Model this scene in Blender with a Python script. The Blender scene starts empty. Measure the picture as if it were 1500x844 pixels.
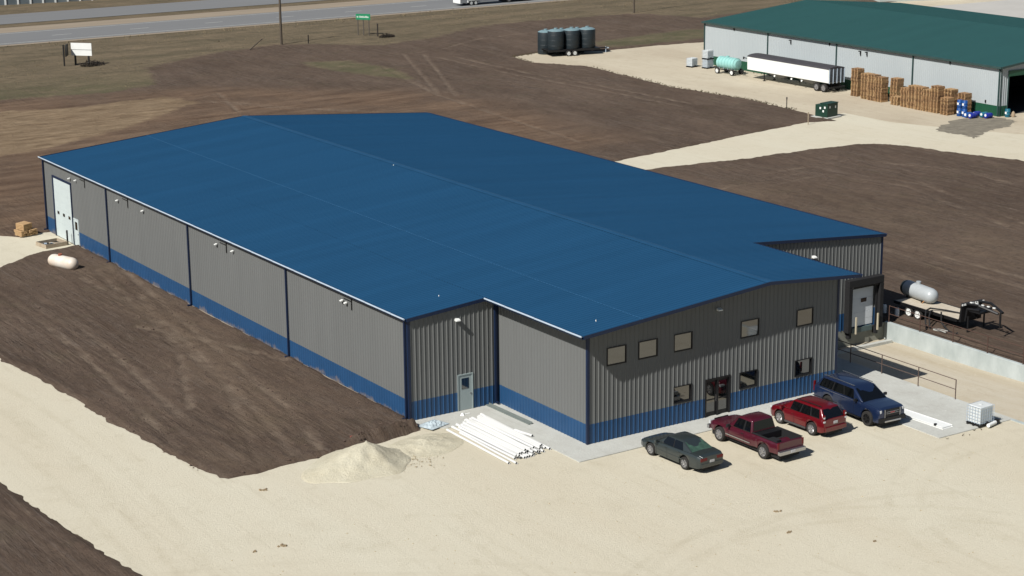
import bpy, bmesh, math, random
import numpy as np
from mathutils import Vector, Matrix
random.seed(7); rng = np.random.default_rng(11)
sc = bpy.context.scene
C = sc.collection
R = math.radians
# ------------------------------------------------------------------ camera
CAM = (-51.9624, -91.2897, 35.5581); YAW, PITCH, ROLL, FPX = 0.5741, 0.2576, -0.0091, 2812.6
cd = bpy.data.cameras.new('camera'); cam = bpy.data.objects.new('camera', cd); C.objects.link(cam)
f = Vector((math.sin(YAW)*math.cos(PITCH), math.cos(YAW)*math.cos(PITCH), -math.sin(PITCH)))
r = Vector((math.cos(YAW), -math.sin(YAW), 0)); u = r.cross(f)
r2 = r*math.cos(ROLL) + u*math.sin(ROLL); u2 = -r*math.sin(ROLL) + u*math.cos(ROLL)
m = Matrix((r2, u2, -f)).transposed().to_4x4(); m.translation = CAM
cam.matrix_world = m
cd.sensor_width = 36; cd.lens = FPX/1500*36; cd.clip_start = 1; cd.clip_end = 4000
sc.camera = cam
# ------------------------------------------------------------------ light
SUN = Vector((-1.0, -0.29, 1.0)).normalized()
w = bpy.data.worlds.new('World'); sc.world = w; w.use_nodes = True
nt = w.node_tree; bg = nt.nodes['Background']; sky = nt.nodes.new('ShaderNodeTexSky')
sky.sky_type = 'NISHITA'; sky.sun_disc = False
sky.sun_elevation = math.asin(SUN.z); sky.sun_rotation = math.atan2(SUN.x, SUN.y) % (2*math.pi)
sky.altitude = 300; sky.dust_density = 1.0
nt.links.new(sky.outputs[0], bg.inputs[0]); bg.inputs[1].default_value = 0.05
sl = bpy.data.lights.new('sun', 'SUN'); sl.energy = 5.0; sl.angle = R(0.53); sl.color = (1.0, 0.965, 0.915)
so = bpy.data.objects.new('sun', sl); C.objects.link(so); so.location = (-60, -20, 80)
so.rotation_euler = SUN.to_track_quat('Z', 'Y').to_euler()
sc.view_settings.view_transform = 'Standard'; sc.view_settings.look = 'None'
sc.view_settings.exposure = 0.43; sc.view_settings.gamma = 1.0
sc.view_settings.use_curve_mapping = False
sc.render.engine = 'CYCLES'; sc.cycles.max_bounces = 6
# ------------------------------------------------------------------ materials
ALB = .64                                # displayed colour -> surface albedo at this exposure
def S(r_, g_, b_):                       # sRGB 0-255 -> linear albedo
    return tuple(ALB*((c/255)/12.92 if c/255 <= .04045 else (((c/255)+.055)/1.055)**2.4) for c in (r_, g_, b_))
MATS = {}
def mat(name, col, rough=.6, metal=0., var=.12, vs=1.2, bump=0., bs=30., ior=1.45, col2=None, streak=None, coat=0., spec=.5):
    if name in MATS: return MATS[name]
    M = bpy.data.materials.new(name); M.use_nodes = True; t = M.node_tree; N = t.nodes; L = t.links
    b = N['Principled BSDF']; b.inputs['Roughness'].default_value = rough; b.inputs['Metallic'].default_value = metal
    b.inputs['IOR'].default_value = ior; b.inputs['Specular IOR Level'].default_value = spec
    if coat: b.inputs['Coat Weight'].default_value = coat; b.inputs['Coat Roughness'].default_value = .06
    g = N.new('ShaderNodeNewGeometry'); mp = N.new('ShaderNodeMapping'); L.new(g.outputs['Position'], mp.inputs[0])
    if streak: mp.inputs['Scale'].default_value = streak
    n = N.new('ShaderNodeTexNoise'); n.inputs['Scale'].default_value = vs; n.inputs['Detail'].default_value = 6; n.inputs['Roughness'].default_value = .65
    L.new(mp.outputs[0], n.inputs['Vector'])
    mr = N.new('ShaderNodeMapRange'); mr.inputs[1].default_value = .3; mr.inputs[2].default_value = .7
    L.new(n.outputs['Fac'], mr.inputs[0])
    mx = N.new('ShaderNodeMix'); mx.data_type = 'RGBA'; L.new(mr.outputs[0], mx.inputs['Factor'])
    c2 = col2 or tuple(min(1, c*(1+var)) for c in col)
    c1 = col if col2 else tuple(c*(1-var) for c in col)
    mx.inputs['A'].default_value = (*c1, 1); mx.inputs['B'].default_value = (*c2, 1)
    L.new(mx.outputs['Result'], b.inputs['Base Color'])
    if bump:
        n2 = N.new('ShaderNodeTexNoise'); n2.inputs['Scale'].default_value = bs; n2.inputs['Detail'].default_value = 4
        L.new(g.outputs['Position'], n2.inputs['Vector'])
        bp = N.new('ShaderNodeBump'); bp.inputs['Strength'].default_value = 1; bp.inputs['Distance'].default_value = bump
        L.new(n2.outputs['Fac'], bp.inputs['Height']); L.new(bp.outputs[0], b.inputs['Normal'])
    MATS[name] = M; return M
def gravel_mat(name, c_a, c_b, c_dark, streak=(1, 1, 1), big=.12, arcs=()):
    M = bpy.data.materials.new(name); M.use_nodes = True; t = M.node_tree; N = t.nodes; L = t.links
    b = N['Principled BSDF']; b.inputs['Roughness'].default_value = .95; b.inputs['Specular IOR Level'].default_value = .15
    g = N.new('ShaderNodeNewGeometry')
    def noise(s, d=5, ro=.6, st=None):
        n = N.new('ShaderNodeTexNoise'); n.inputs['Scale'].default_value = s; n.inputs['Detail'].default_value = d; n.inputs['Roughness'].default_value = ro
        if st:
            mp = N.new('ShaderNodeMapping'); mp.inputs['Scale'].default_value = st; mp.inputs['Rotation'].default_value = (0, 0, .06)
            L.new(g.outputs['Position'], mp.inputs[0]); L.new(mp.outputs[0], n.inputs['Vector'])
        else: L.new(g.outputs['Position'], n.inputs['Vector'])
        return n.outputs['Fac']
    def rng_(x, a, bb, lo=0., hi=1.):
        k = N.new('ShaderNodeMapRange'); k.inputs[1].default_value = a; k.inputs[2].default_value = bb; k.inputs[3].default_value = lo; k.inputs[4].default_value = hi
        L.new(x, k.inputs[0]); return k.outputs[0]
    def mix(fac, a, bb):
        k = N.new('ShaderNodeMix'); k.data_type = 'RGBA'; L.new(fac, k.inputs['Factor'])
        for s_, v in (('A', a), ('B', bb)):
            if isinstance(v, tuple): k.inputs[s_].default_value = (*v, 1)
            else: L.new(v, k.inputs[s_])
        return k.outputs['Result']
    base = mix(rng_(noise(big, 6, .62, streak), .32, .68), c_a, c_b)
    base = mix(rng_(noise(.8, 5, .7, (2.2, .12, 1)), .54, .72, 0, .3), base, c_dark)
    base = mix(rng_(noise(.22, 6, .7), .54, .74, 0, .28), base, c_dark)
    base = mix(rng_(noise(.9, 5, .7), .56, .78, 0, .45), base, c_dark)
    base = mix(rng_(noise(6.5, 4, .8), .52, .8, 0, .42), base, c_dark)
    base = mix(rng_(noise(3.1, 3, .7), .60, .75, 0, .35), base, tuple(min(1, c*1.25) for c in c_a))
    for cx_, cy_, rad, fac in arcs:          # wheel sweeps: pressed, finer and darker bands in the stone
        pairs = []
        vd = N.new('ShaderNodeVectorMath'); vd.operation = 'DISTANCE'; L.new(g.outputs['Position'], vd.inputs[0]); vd.inputs[1].default_value = (cx_, cy_, 0)
        for off in (-.8, .8):
            a_ = N.new('ShaderNodeMath'); a_.operation = 'SUBTRACT'; L.new(vd.outputs['Value'], a_.inputs[0]); a_.inputs[1].default_value = rad+off
            ab = N.new('ShaderNodeMath'); ab.operation = 'ABSOLUTE'; L.new(a_.outputs[0], ab.inputs[0]); band = rng_(ab.outputs[0], .12, .34, 1, 0)
            mu = N.new('ShaderNodeMath'); mu.operation = 'MULTIPLY'; L.new(band, mu.inputs[0]); L.new(rng_(noise(.35, 5, .7), .4, .68, 0, fac), mu.inputs[1])
            base = mix(mu.outputs[0], base, c_dark)
    L.new(base, b.inputs['Base Color'])
    bp = N.new('ShaderNodeBump'); bp.inputs['Strength'].default_value = .9; bp.inputs['Distance'].default_value = .035
    L.new(noise(7, 6, .75), bp.inputs['Height']); L.new(bp.outputs[0], b.inputs['Normal'])
    MATS[name] = M; return M
GRAVEL = gravel_mat('gravel', S(223, 217, 196), S(217, 208, 185), S(188, 178, 153), (1, .22, 1), .12, ((5, -38, 14.5, .32), (9, -40, 17.5, .28), (-140, 8, 122.6, .3), (-200, 8, 180.5, .3), (24, -34, 13, .28), (-30, -45, 33, .22)))
GRAVEL2 = gravel_mat('gravel_yard', S(218, 208, 185), S(196, 183, 160), S(158, 145, 121), (1, .5, 1), .07)
CONC = gravel_mat('concrete', S(212, 214, 207), S(199, 199, 191), S(166, 163, 153), (1, 1, 1), .35)
CONC2 = gravel_mat('ramp_concrete', S(216, 208, 190), S(200, 188, 164), S(176, 162, 136), (1, .12, 1), .45)
BLUE_ROOF = mat('roof_blue', S(36, 81, 117), .55, 0, .055, .3, streak=(.3, 1.8, 1), spec=.1)
def panel_tint(M, pitch, amt):           # each sheet a shade of its own
    t = M.node_tree; N = t.nodes; L = t.links; b = N['Principled BSDF']; src = b.inputs['Base Color'].links[0].from_socket
    g = N.new('ShaderNodeNewGeometry'); sx = N.new('ShaderNodeSeparateXYZ'); L.new(g.outputs['Position'], sx.inputs[0])
    d_ = N.new('ShaderNodeMath'); d_.operation = 'DIVIDE'; L.new(sx.outputs['Y'], d_.inputs[0]); d_.inputs[1].default_value = pitch
    fl = N.new('ShaderNodeMath'); fl.operation = 'FLOOR'; L.new(d_.outputs[0], fl.inputs[0])
    wn = N.new('ShaderNodeTexWhiteNoise'); wn.noise_dimensions = '1D'; L.new(fl.outputs[0], wn.inputs['W'])
    k = N.new('ShaderNodeMapRange'); k.inputs[3].default_value = 1-amt; k.inputs[4].default_value = 1+amt; L.new(wn.outputs['Value'], k.inputs[0])
    v = N.new('ShaderNodeHueSaturation'); L.new(k.outputs[0], v.inputs['Value']); L.new(src, v.inputs['Color']); L.new(v.outputs[0], b.inputs['Base Color'])
panel_tint(BLUE_ROOF, .9144, .03)
BLUE = mat('trim_blue', S(38, 80, 122), .45, 0, .08, .8)
NAVY = mat('trim_navy', S(16, 36, 68), .5, 0, .08, .8)
GREY = mat('siding_grey', S(119, 121, 120), .5, 0, .05, .5, streak=(1, 1, .15), spec=.25)
CORE = mat('wall_core', S(70, 70, 70), .9)
GALV = mat('galvanised', S(196, 212, 226), .4, .1, .1, 2)
WHITE = mat('white_paint', S(252, 254, 250), .45, 0, .04, 1)
DOORWHITE = mat('door_white', S(210, 222, 222), .45, 0, .04, 1)
BLACK = mat('black_rubber', S(26, 26, 28), .8, 0, .3, 3)
BLACKM = mat('black_metal', S(22, 22, 24), .5, 0, .3, 3)
RUST = mat('rusty_steel', S(86, 62, 52), .8, 0, .3, 5)
GLASS = mat('window_glass', S(20, 24, 26), .04, 0, .1, 1, ior=2.3, spec=.5)
CARGLASS = mat('car_glass', S(12, 14, 16), .05, 0, .1, 1, ior=1.6)
SILVER = mat('alloy', S(190, 190, 192), .3, .7, .1, 5)
CHROME = mat('chrome', S(215, 215, 218), .18, .9, .05, 5)
TYRE = mat('tyre', S(44, 42, 40), .9, 0, .3, 12)
WOOD = mat('raw_wood', S(176, 140, 98), .85, 0, 0, 6, col2=S(206, 172, 126))
WOODG = mat('weathered_wood', S(168, 150, 126), .9, 0, 0, 3, col2=S(196, 182, 160))
# ------------------------------------------------------------------ mesh helpers
def link(o, parent=None):
    C.objects.link(o)
    if parent is not None: o.parent = parent
    return o
class MB:
    def __init__(s): s.v = []; s.f = []
    def add(s, vs, fs):
        k = len(s.v); s.v += [tuple(p) for p in vs]; s.f += [tuple(i+k for i in q) for q in fs]; return s
    def box(s, c, d, rz=0, rx=0, ry=0, taper=1.):
        M = Matrix.Rotation(rz, 3, 'Z') @ Matrix.Rotation(ry, 3, 'Y') @ Matrix.Rotation(rx, 3, 'X')
        vs = []
        for z in (-.5, .5):
            k = taper if z > 0 else 1
            for x, y in ((-.5, -.5), (.5, -.5), (.5, .5), (-.5, .5)):
                vs.append(Vector(c) + M @ Vector((x*d[0]*k, y*d[1]*k, z*d[2])))
        return s.add(vs, [(3, 2, 1, 0), (4, 5, 6, 7), (0, 1, 5, 4), (1, 2, 6, 5), (2, 3, 7, 6), (3, 0, 4, 7)])
    def b2(s, x0, x1, y0, y1, z0, z1): return s.box(((x0+x1)/2, (y0+y1)/2, (z0+z1)/2), (x1-x0, y1-y0, z1-z0))
    def cyl(s, p0, p1, r0, r1=None, n=12, cap=True):
        p0, p1 = Vector(p0), Vector(p1); r1 = r0 if r1 is None else r1
        a = (p1-p0).normalized(); q = a.to_track_quat('Z', 'Y').to_matrix()
        vs = [p + q @ Vector((math.cos(2*math.pi*i/n)*rr, math.sin(2*math.pi*i/n)*rr, 0)) for p, rr in ((p0, r0), (p1, r1)) for i in range(n)]
        fs = [(i, (i+1) % n, n+(i+1) % n, n+i) for i in range(n)]
        if cap: fs += [tuple(range(n-1, -1, -1)), tuple(range(n, 2*n))]
        return s.add(vs, fs)
    def tube(s, pts, r_, n=6):
        for a, b in zip(pts[:-1], pts[1:]): s.cyl(a, b, r_, n=n)
        return s
    def lathe(s, prof, n=20, axis='Z', c=(0, 0, 0), cap=True):
        vs = []; m_ = len(prof)
        for i in range(n):
            a = 2*math.pi*i/n
            for rr, z in prof:
                p = (rr*math.cos(a), rr*math.sin(a), z)
                if axis == 'X': p = (p[2], p[0], p[1])
                if axis == 'Y': p = (p[1], p[2], p[0])
                vs.append(Vector(p)+Vector(c))
        fs = [(i*m_+j, ((i+1) % n)*m_+j, ((i+1) % n)*m_+j+1, i*m_+j+1) for i in range(n) for j in range(m_-1)]
        if cap:
            fs += [tuple(i*m_ for i in range(n-1, -1, -1)), tuple(i*m_+m_-1 for i in range(n))]
        return s.add(vs, fs)
    def prism(s, poly, z0, z1):
        n = len(poly); vs = [(x, y, z0) for x, y in poly] + [(x, y, z1) for x, y in poly]
        return s.add(vs, [tuple(range(n-1, -1, -1)), tuple(range(n, 2*n))] + [(i, (i+1) % n, n+(i+1) % n, n+i) for i in range(n)])
    def mesh(s, name, mt, smooth=None):
        me = bpy.data.meshes.new(name); me.from_pydata(s.v, [], s.f); me.update()
        if mt: me.materials.append(mt)
        bm = bmesh.new(); bm.from_mesh(me); bmesh.ops.recalc_face_normals(bm, faces=bm.faces); bm.to_mesh(me); bm.free()
        if smooth is not None:
            me.shade_smooth(); me.set_sharp_from_angle(angle=R(smooth))
        return me
    def build(s, name, mt, parent=None, smooth=None, loc=(0, 0, 0), rz=0, bevel=0):
        o = bpy.data.objects.new(name, s.mesh(name, mt, smooth)); link(o, parent); o.location = loc; o.rotation_euler = (0, 0, rz)
        if bevel:
            b = o.modifiers.new('bevel', 'BEVEL'); b.width = bevel; b.segments = 2; b.limit_method = 'ANGLE'
        return o
def tag(o, label, cat, group=None):
    o['label'] = label; o['category'] = cat
    if group: o['group'] = group
    return o
def thing(name, label, cat, loc=(0, 0, 0), rz=0, group=None):
    o = bpy.data.objects.new(name, None); o.empty_display_size = .3; link(o); o.location = loc; o.rotation_euler = (0, 0, rz)
    return tag(o, label, cat, group)
def struct(o): o['kind'] = 'structure'; return o
def stuff(o): o['kind'] = 'stuff'; return o
def inst(name, me, parent=None, loc=(0, 0, 0), rz=0):
    o = bpy.data.objects.new(name, me); link(o, parent); o.location = loc; o.rotation_euler = (0, 0, rz); return o
def copy_tree(o, parent=None):
    c = o.copy(); C.objects.link(c); c.parent = parent
    for ch in o.children: copy_tree(ch, c)
    return c
# ------------------------------------------------------------------ numpy noise + distance fields
def vnoise(x, y, s, seed):
    t = np.random.default_rng(seed).random((256, 256))
    x = x/s; y = y/s; xi = np.floor(x).astype(int); yi = np.floor(y).astype(int); fx = x-xi; fy = y-yi
    fx = fx*fx*(3-2*fx); fy = fy*fy*(3-2*fy)
    g = lambda a, b: t[a % 256, b % 256]
    return (g(xi, yi)*(1-fx)+g(xi+1, yi)*fx)*(1-fy)+(g(xi, yi+1)*(1-fx)+g(xi+1, yi+1)*fx)*fy - .5
def fbm(x, y, s, seed, o=4, k=.55):
    return sum(vnoise(x, y, s/2**i, seed+i)*k**i for i in range(o))
def seg_d(x, y, pts):
    d = np.full(x.shape, 1e9)
    for (ax, ay), (bx, by) in zip(pts[:-1], pts[1:]):
        vx, vy = bx-ax, by-ay; t = np.clip(((x-ax)*vx+(y-ay)*vy)/(vx*vx+vy*vy+1e-9), 0, 1)
        d = np.minimum(d, np.hypot(x-ax-t*vx, y-ay-t*vy))
    return d
def sdf(x, y, poly):                     # positive inside
    d = seg_d(x, y, poly+poly[:1]); ins = np.zeros(x.shape, bool); n = len(poly)
    for i in range(n):
        (ax, ay), (bx, by) = poly[i], poly[(i+1) % n]
        if ay == by: continue
        c = ((ay > y) != (by > y)) & (x < (bx-ax)*(y-ay)/(by-ay)+ax)
        ins ^= c
    return np.where(ins, d, -d)
def sstep(a, b, x): t = np.clip((x-a)/(b-a), 0, 1); return t*t*(3-2*t)
# ------------------------------------------------------------------ terrain
L_ = 59.8; W_ = 36.576; HE = 6.187; SL = 1/12; XS, XE, DY = 6.096, 24.384, 9.067
G1 = [(-25.5, 75), (-17.2, 75), (-16.4, 45), (-15.46, 25.75), (-14.75, 20.1), (-14.3, 11.1), (-13.6, 1.9), (-12.67, -2.76), (-10, -2.67), (-7, -2.4), (-3.8, -2.3),
      (-1, -1.7), (-.3, -1.5), (.2, .3), (37.2, .3), (37.2, -28), (60, -30), (60, -60), (-20, -60), (-21.2, -20), (-21.47, -12.2), (-22, -6.9), (-22.5, -1.6), (-22.9, 3.6), (-23.8, 14), (-24.6, 26), (-25, 45)]
G2 = [(-16.5, 46), (-9.5, 47.8), (-7.44, 49.66), (-5.25, 51.3), (-3.15, 52.6), (.3, 53), (.3, 59.2), (-1, 59.2), (-2.3, 58.3), (-3.9, 60.3), (-9, 62), (-17, 64)]
G3 = [(42, 54), (55.6, 56.6), (65.3, 58.4), (76, 60.6), (85, 62.3), (88.5, 61.3), (89.4, 69.5), (90, 77.3), (89.3, 82.7), (88.6, 90.3), (89.3, 98.7), (90.3, 110.3), (86.7, 117.6),
      (87.3, 123.6), (92.9, 125.3), (100.4, 121.4), (109.7, 121.4), (117.2, 120.3), (140, 119), (150, 145), (260, 130), (260, 5), (90, 5), (88.6, 24), (87.4, 33.8), (85.4, 40.8), (84.25, 46.1), (81.7, 49.3), (76.1, 50.2), (67.4, 50.2), (59.7, 51.1), (55.5, 51.6), (42, 50)]
GRASS = [(-200, 140), (0, 131), (19, 128.5), (30.7, 126.2), (38.8, 128.9), (43.6, 143.4), (54.5, 149.6), (67, 154.2), (72.5, 150.2), (78.8, 143.7), (89.9, 147.4), (101, 154), (113.9, 154.8), (129.6, 153), (134.7, 142.3), (150, 146), (500, 140), (700, 700), (-200, 700)]
GP1 = [(62, 136), (67.8, 133.3), (69, 122.4), (66.5, 113.3), (63.4, 119.8), (61.2, 130.4)]
GP2 = [(104, 129), (122.9, 132.3), (130, 130.5), (130, 124), (116.6, 122.6), (103, 123)]
DRY = [(-60, 118), (16.3, 120.4), (23.5, 118), (36, 119.6), (37, 113.3), (23.4, 101.6), (11.8, 94.5), (-2, 94), (-60, 98)]
RED = [(-60, 128), (18.7, 127.5), (41.8, 121.3), (60, 106), (64, 92), (62, 66), (40, 62), (0, 61), (-12, 63), (-60, 70)]
TRACKS = [[(76.9, 134.7), (70.5, 119.7), (63.1, 102.5)], [(79.1, 133), (72.5, 118.3), (63.8, 99.5)], [(78, 134.5), (82.4, 134.8), (93.4, 141.9), (104.7, 143), (114.4, 137.7)],
          [(78.9, 129), (78.6, 108.6), (80.3, 90.6), (80.4, 77.7)], [(80.9, 128), (80.6, 108.6), (82.3, 90.6), (82.4, 77.7)], [(68.3, 125), (62.5, 101.7), (60.1, 80.3), (58.5, 66.5)],
          [(38.2, 113.3), (43.7, 103.3), (48.9, 96.7)], [(38.6, 116), (42, 117.9), (38.3, 104.4)], [(40, 112), (45.5, 102), (51, 95)],
          [(51.3, 30), (51.3, 13.8), (51.5, 7.6), (51.2, .5), (50, -12)], [(53.3, 30), (53.3, 13.8), (53.5, 7.6), (53.2, .5), (52, -12)],
          [(61.4, 43.1), (74.7, 43.7), (79, 34.4), (78.2, 25.4)], [(46.7, 9.7), (45.1, 1.3), (45, -8)], [(55, 40.1), (68.6, 41.8), (71.9, 31.7), (66.9, 15)], [(57, 38.1), (67.6, 39.8), (69.9, 31.7), (64.9, 15)],
          [(.0, 44.3), (-2.85, 22.1), (-4.8, 6.1), (-6.5, -1.4)], [(-1.9, 44.3), (-4.65, 22.1), (-6.6, 6.1), (-8.3, -1.4)], [(-3.6, 42.4), (-3.4, 26.5), (-5.5, 13.1), (-10.3, -1.5)],
          [(-10, 42), (-10.7, 23.8), (-13, 3)], [(-8.2, 42), (-8.9, 23.8), (-11.2, 3), (-11, -1)], [(-5.3, 27.8), (-2.85, 22.1), (-.6, 14.8)], [(-24.5, 6), (-24, -6), (-23, -20)],
          [(-1.8, 36), (-5.6, 20), (-9.5, 9.3)]]
SLAB = [(-.25, -.2), (-.25, -1.2), (1.2, -2.2), (4.15, -2.6), (4.15, -11.08), (13.3, -10.95), (22.9, -10.9), (22.9, -19.2), (28.8, -19.2), (28.8, .2), (-.25, .2)]
xs = np.unique(np.round(np.concatenate([np.linspace(-400, -40, 30), np.arange(-40, -26, 1), np.arange(-26, 40, .25), np.arange(40, 118, .33), np.arange(118, 160, 1.5), np.linspace(160, 900, 40)]), 3))
ys = np.unique(np.round(np.concatenate([np.linspace(-300, -45, 20), np.arange(-45, -16, .7), np.arange(-16, 64, .25), np.arange(64, 160, .4), np.arange(160, 230, 2.), np.linspace(230, 1500, 40)]), 3))
X, Y = np.meshgrid(xs, ys); sh = X.shape; X = X.ravel(); Y = Y.ravel()
sg = np.maximum(np.maximum(sdf(X, Y, G1), sdf(X, Y, G2)), sdf(X, Y, G3))
near = (X > -60) & (X < 170) & (Y > -60) & (Y < 240)
rough = fbm(X, Y, 1.1, 3, 4)*.055 + fbm(X, Y, 9, 21, 3)*.07
rut = fbm(X*1.0+.12*Y, Y*.12, .55, 40, 3)*.055 * ((X < 0) | (Y < 64))
ax, ay = .8*X+.6*Y, -.6*X+.8*Y
rut2 = fbm(ax*.15, ay, .8, 55, 3)*.06 * ((X > 37) | (Y > 61))
road = sstep(170, 174, Y)*(1-sstep(216, 220, Y))
h = .095 + rough + rut + rut2
trk = np.full(X.shape, 99.)
for t in TRACKS: trk = np.minimum(trk, seg_d(X, Y, t))
trk_m = (1-sstep(.1, .34, trk + fbm(X, Y, 1.5, 77, 3)*.2))*np.maximum(.3+.7*sstep(-.12, .12, fbm(X, Y, 5, 99, 3)), (Y > 62)*.95)
h -= .05*trk_m - .04*np.exp(-((trk-.5)/.2)**2)
berm = np.exp(-(seg_d(X, Y, [(-4.3, -1.55), (-2, -1.2), (.1, -.75)])/.5)**2)*(.42+fbm(X, Y, .7, 90, 3)*.5)
h += berm*(sg < .6)
edge = sstep(-.5, .45, sg + fbm(X, Y, 1.1, 60, 4)*.35)
h = h*(1-edge) + (-.08)*edge
h += np.exp(-((sg+.45)/.3)**2)*.05*(1-berm)
bld = sdf(X, Y, [(-.02, .0), (W_, .0), (W_, L_), (-.02, L_)])
dig = np.maximum(bld, sdf(X, Y, SLAB)); h = np.where(dig > .02, -.3, h)
left = (X < .3) & (X > -1.6) & (Y > 0) & (Y < L_)      # soil banked against the wall
h = np.where(left & (sg < 0), h+.05*sstep(-1.6, 0, X), h)
pit = sdf(X, Y, [(28.9, .3), (37.25, .3), (37.25, -30), (28.9, -30)]); h = np.where(pit > 0, -2., h)
h = np.where((X > 37.0) & (X < 38.2) & (Y < .5) & (Y > -30) & (pit <= 0), -.03+.5*rough, h)
h = h*(1-road) - .02*road
sgr = np.maximum(np.maximum(sdf(X, Y, GRASS), sdf(X, Y, GP1)), sdf(X, Y, GP2))
ny, nx = sh; idx = np.arange(ny*nx).reshape(sh)
quads = np.stack([idx[:-1, :-1], idx[:-1, 1:], idx[1:, 1:], idx[1:, :-1]], -1).reshape(-1, 4)
def grid_mesh(name, V, Q, mt):
    me = bpy.data.meshes.new(name); me.vertices.add(len(V)); me.vertices.foreach_set('co', V.astype(np.float32).ravel())
    me.loops.add(Q.size); me.loops.foreach_set('vertex_index', Q.astype(np.int32).ravel())
    me.polygons.add(len(Q)); me.polygons.foreach_set('loop_start', np.arange(0, Q.size, 4, dtype=np.int32))
    me.update(calc_edges=True); me.validate(); me.materials.append(mt); me.shade_smooth(); return me
def attr(me, n, v):
    a = me.attributes.new(n, 'FLOAT', 'POINT'); a.data.foreach_set('value', v.astype(np.float32))
def soil_mat():
    M = bpy.data.materials.new('soil'); M.use_nodes = True; t = M.node_tree; N = t.nodes; L = t.links
    b = N['Principled BSDF']; b.inputs['Roughness'].default_value = 1; b.inputs['Specular IOR Level'].default_value = .1
    g = N.new('ShaderNodeNewGeometry')
    def noise(s, d=5, ro=.6, st=None, rot=0):
        n = N.new('ShaderNodeTexNoise'); n.inputs['Scale'].default_value = s; n.inputs['Detail'].default_value = d; n.inputs['Roughness'].default_value = ro
        mp = N.new('ShaderNodeMapping'); mp.inputs['Scale'].default_value = st or (1, 1, 1); mp.inputs['Rotation'].default_value = (0, 0, rot)
        L.new(g.outputs['Position'], mp.inputs[0]); L.new(mp.outputs[0], n.inputs['Vector']); return n.outputs['Fac']
    def rg(x, a, bb, lo=0., hi=1.):
        k = N.new('ShaderNodeMapRange'); k.inputs[1].default_value = a; k.inputs[2].default_value = bb; k.inputs[3].default_value = lo; k.inputs[4].default_value = hi
        L.new(x, k.inputs[0]); return k.outputs[0]
    def at(n): k = N.new('ShaderNodeAttribute'); k.attribute_name = n; return k.outputs['Fac']
    def mul(a, bb, op='MULTIPLY'):
        k = N.new('ShaderNodeMath'); k.operation = op
        for i, v in enumerate((a, bb)):
            if isinstance(v, (int, float)): k.inputs[i].default_value = v
            else: L.new(v, k.inputs[i])
        return k.outputs[0]
    def mix(fac, a, bb):
        k = N.new('ShaderNodeMix'); k.data_type = 'RGBA'; L.new(fac, k.inputs['Factor'])
        for s_, v in (('A', a), ('B', bb)):
            if isinstance(v, tuple): k.inputs[s_].default_value = (*v, 1)
            else: L.new(v, k.inputs[s_])
        return k.outputs['Result']
    dirt = mix(rg(noise(.16, 7, .65, (1, .35, 1), .1), .35, .68), S(90, 76, 65), S(113, 97, 84))
    dirt = mix(rg(noise(.5, 6, .7, (2.2, .16, 1), .12), .5, .72, 0, .55), dirt, S(118, 105, 93))
    dirt = mix(rg(noise(1.3, 5, .7, (2.6, .2, 1), .2), .52, .7, 0, .55), dirt, S(73, 61, 54))
    dirt = mix(rg(noise(2.2, 4, .7, (1.6, .35, 1), -.3), .56, .72, 0, .5), dirt, S(124, 112, 101))
    dirt = mix(rg(noise(.35, 4, .6), .55, .7, 0, .35), dirt, S(92, 84, 66))
    m1 = rg(noise(.11, 4, .6), .42, .6); m2 = rg(noise(.13, 4, .6, (1, 1, 1), 2.), .45, .62)
    dirt = mix(mul(m1, rg(noise(.9, 5, .75, (4.5, .22, 1), .16), .5, .68, 0, .8)), dirt, S(130, 115, 100))
    dirt = mix(mul(m1, rg(noise(1.1, 4, .7, (4.5, .2, 1), .18), .54, .7, 0, .8)), dirt, S(62, 52, 49))
    dirt = mix(mul(m2, rg(noise(.9, 5, .75, (4.5, .22, 1), -.5), .5, .68, 0, .75)), dirt, S(124, 112, 102))
    dirt = mix(mul(at('pale'), rg(noise(.3, 6, .7, (1, .4, 1), .1), .36, .64, .0, .6)), dirt, S(122, 106, 89))
    dirt = mix(rg(noise(1.6, 5, .75), .5, .75, 0, .6), dirt, S(70, 59, 55))
    red = mix(rg(noise(.3, 6, .7, (.25, 1.4, 1), -.1), .35, .68), S(96, 77, 63), S(138, 116, 96))
    dirt = mix(mul(at('red'), rg(noise(.12, 5, .6), .3, .6, .4, 1)), dirt, red)
    dirt = mix(mul(at('track'), rg(noise(.7, 4, .6), .32, .6, .0, .75)), dirt, S(134, 119, 104))
    dry = mix(rg(noise(.7, 6, .75, (.3, 1.3, 1)), .36, .66), S(120, 101, 80), S(160, 140, 114))
    dirt = mix(rg(mul(at('dry'), mul(noise(.25, 6, .7), 5.), 'ADD'), 2.0, 3.2), dirt, dry)
    gr = mix(rg(noise(.22, 8, .72, (.4, 1.2, 1)), .36, .66), S(101, 93, 75), S(134, 119, 98))
    gr = mix(rg(noise(.9, 6, .8), .5, .72, 0, .7), gr, S(94, 86, 68))
    gr = mix(mul(at('green'), rg(noise(.4, 5, .7), .35, .6, .1, .7)), gr, S(90, 92, 66))
    col = mix(rg(mul(at('grass'), mul(noise(.5, 7, .75), 5.), 'ADD'), 2.0, 3.0), dirt, gr)
    L.new(col, b.inputs['Base Color'])
    bp = N.new('ShaderNodeBump'); bp.inputs['Strength'].default_value = 1; bp.inputs['Distance'].default_value = .12
    L.new(noise(3.6, 6, .78), bp.inputs['Height'])
    bq = N.new('ShaderNodeBump'); bq.inputs['Strength'].default_value = 1; bq.inputs['Distance'].default_value = .12
    L.new(mul(noise(.9, 5, .75, (4.5, .3, 1), .16), m1), bq.inputs['Height']); L.new(bp.outputs[0], bq.inputs['Normal'])
    br = N.new('ShaderNodeBump'); br.inputs['Strength'].default_value = 1; br.inputs['Distance'].default_value = .12
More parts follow.
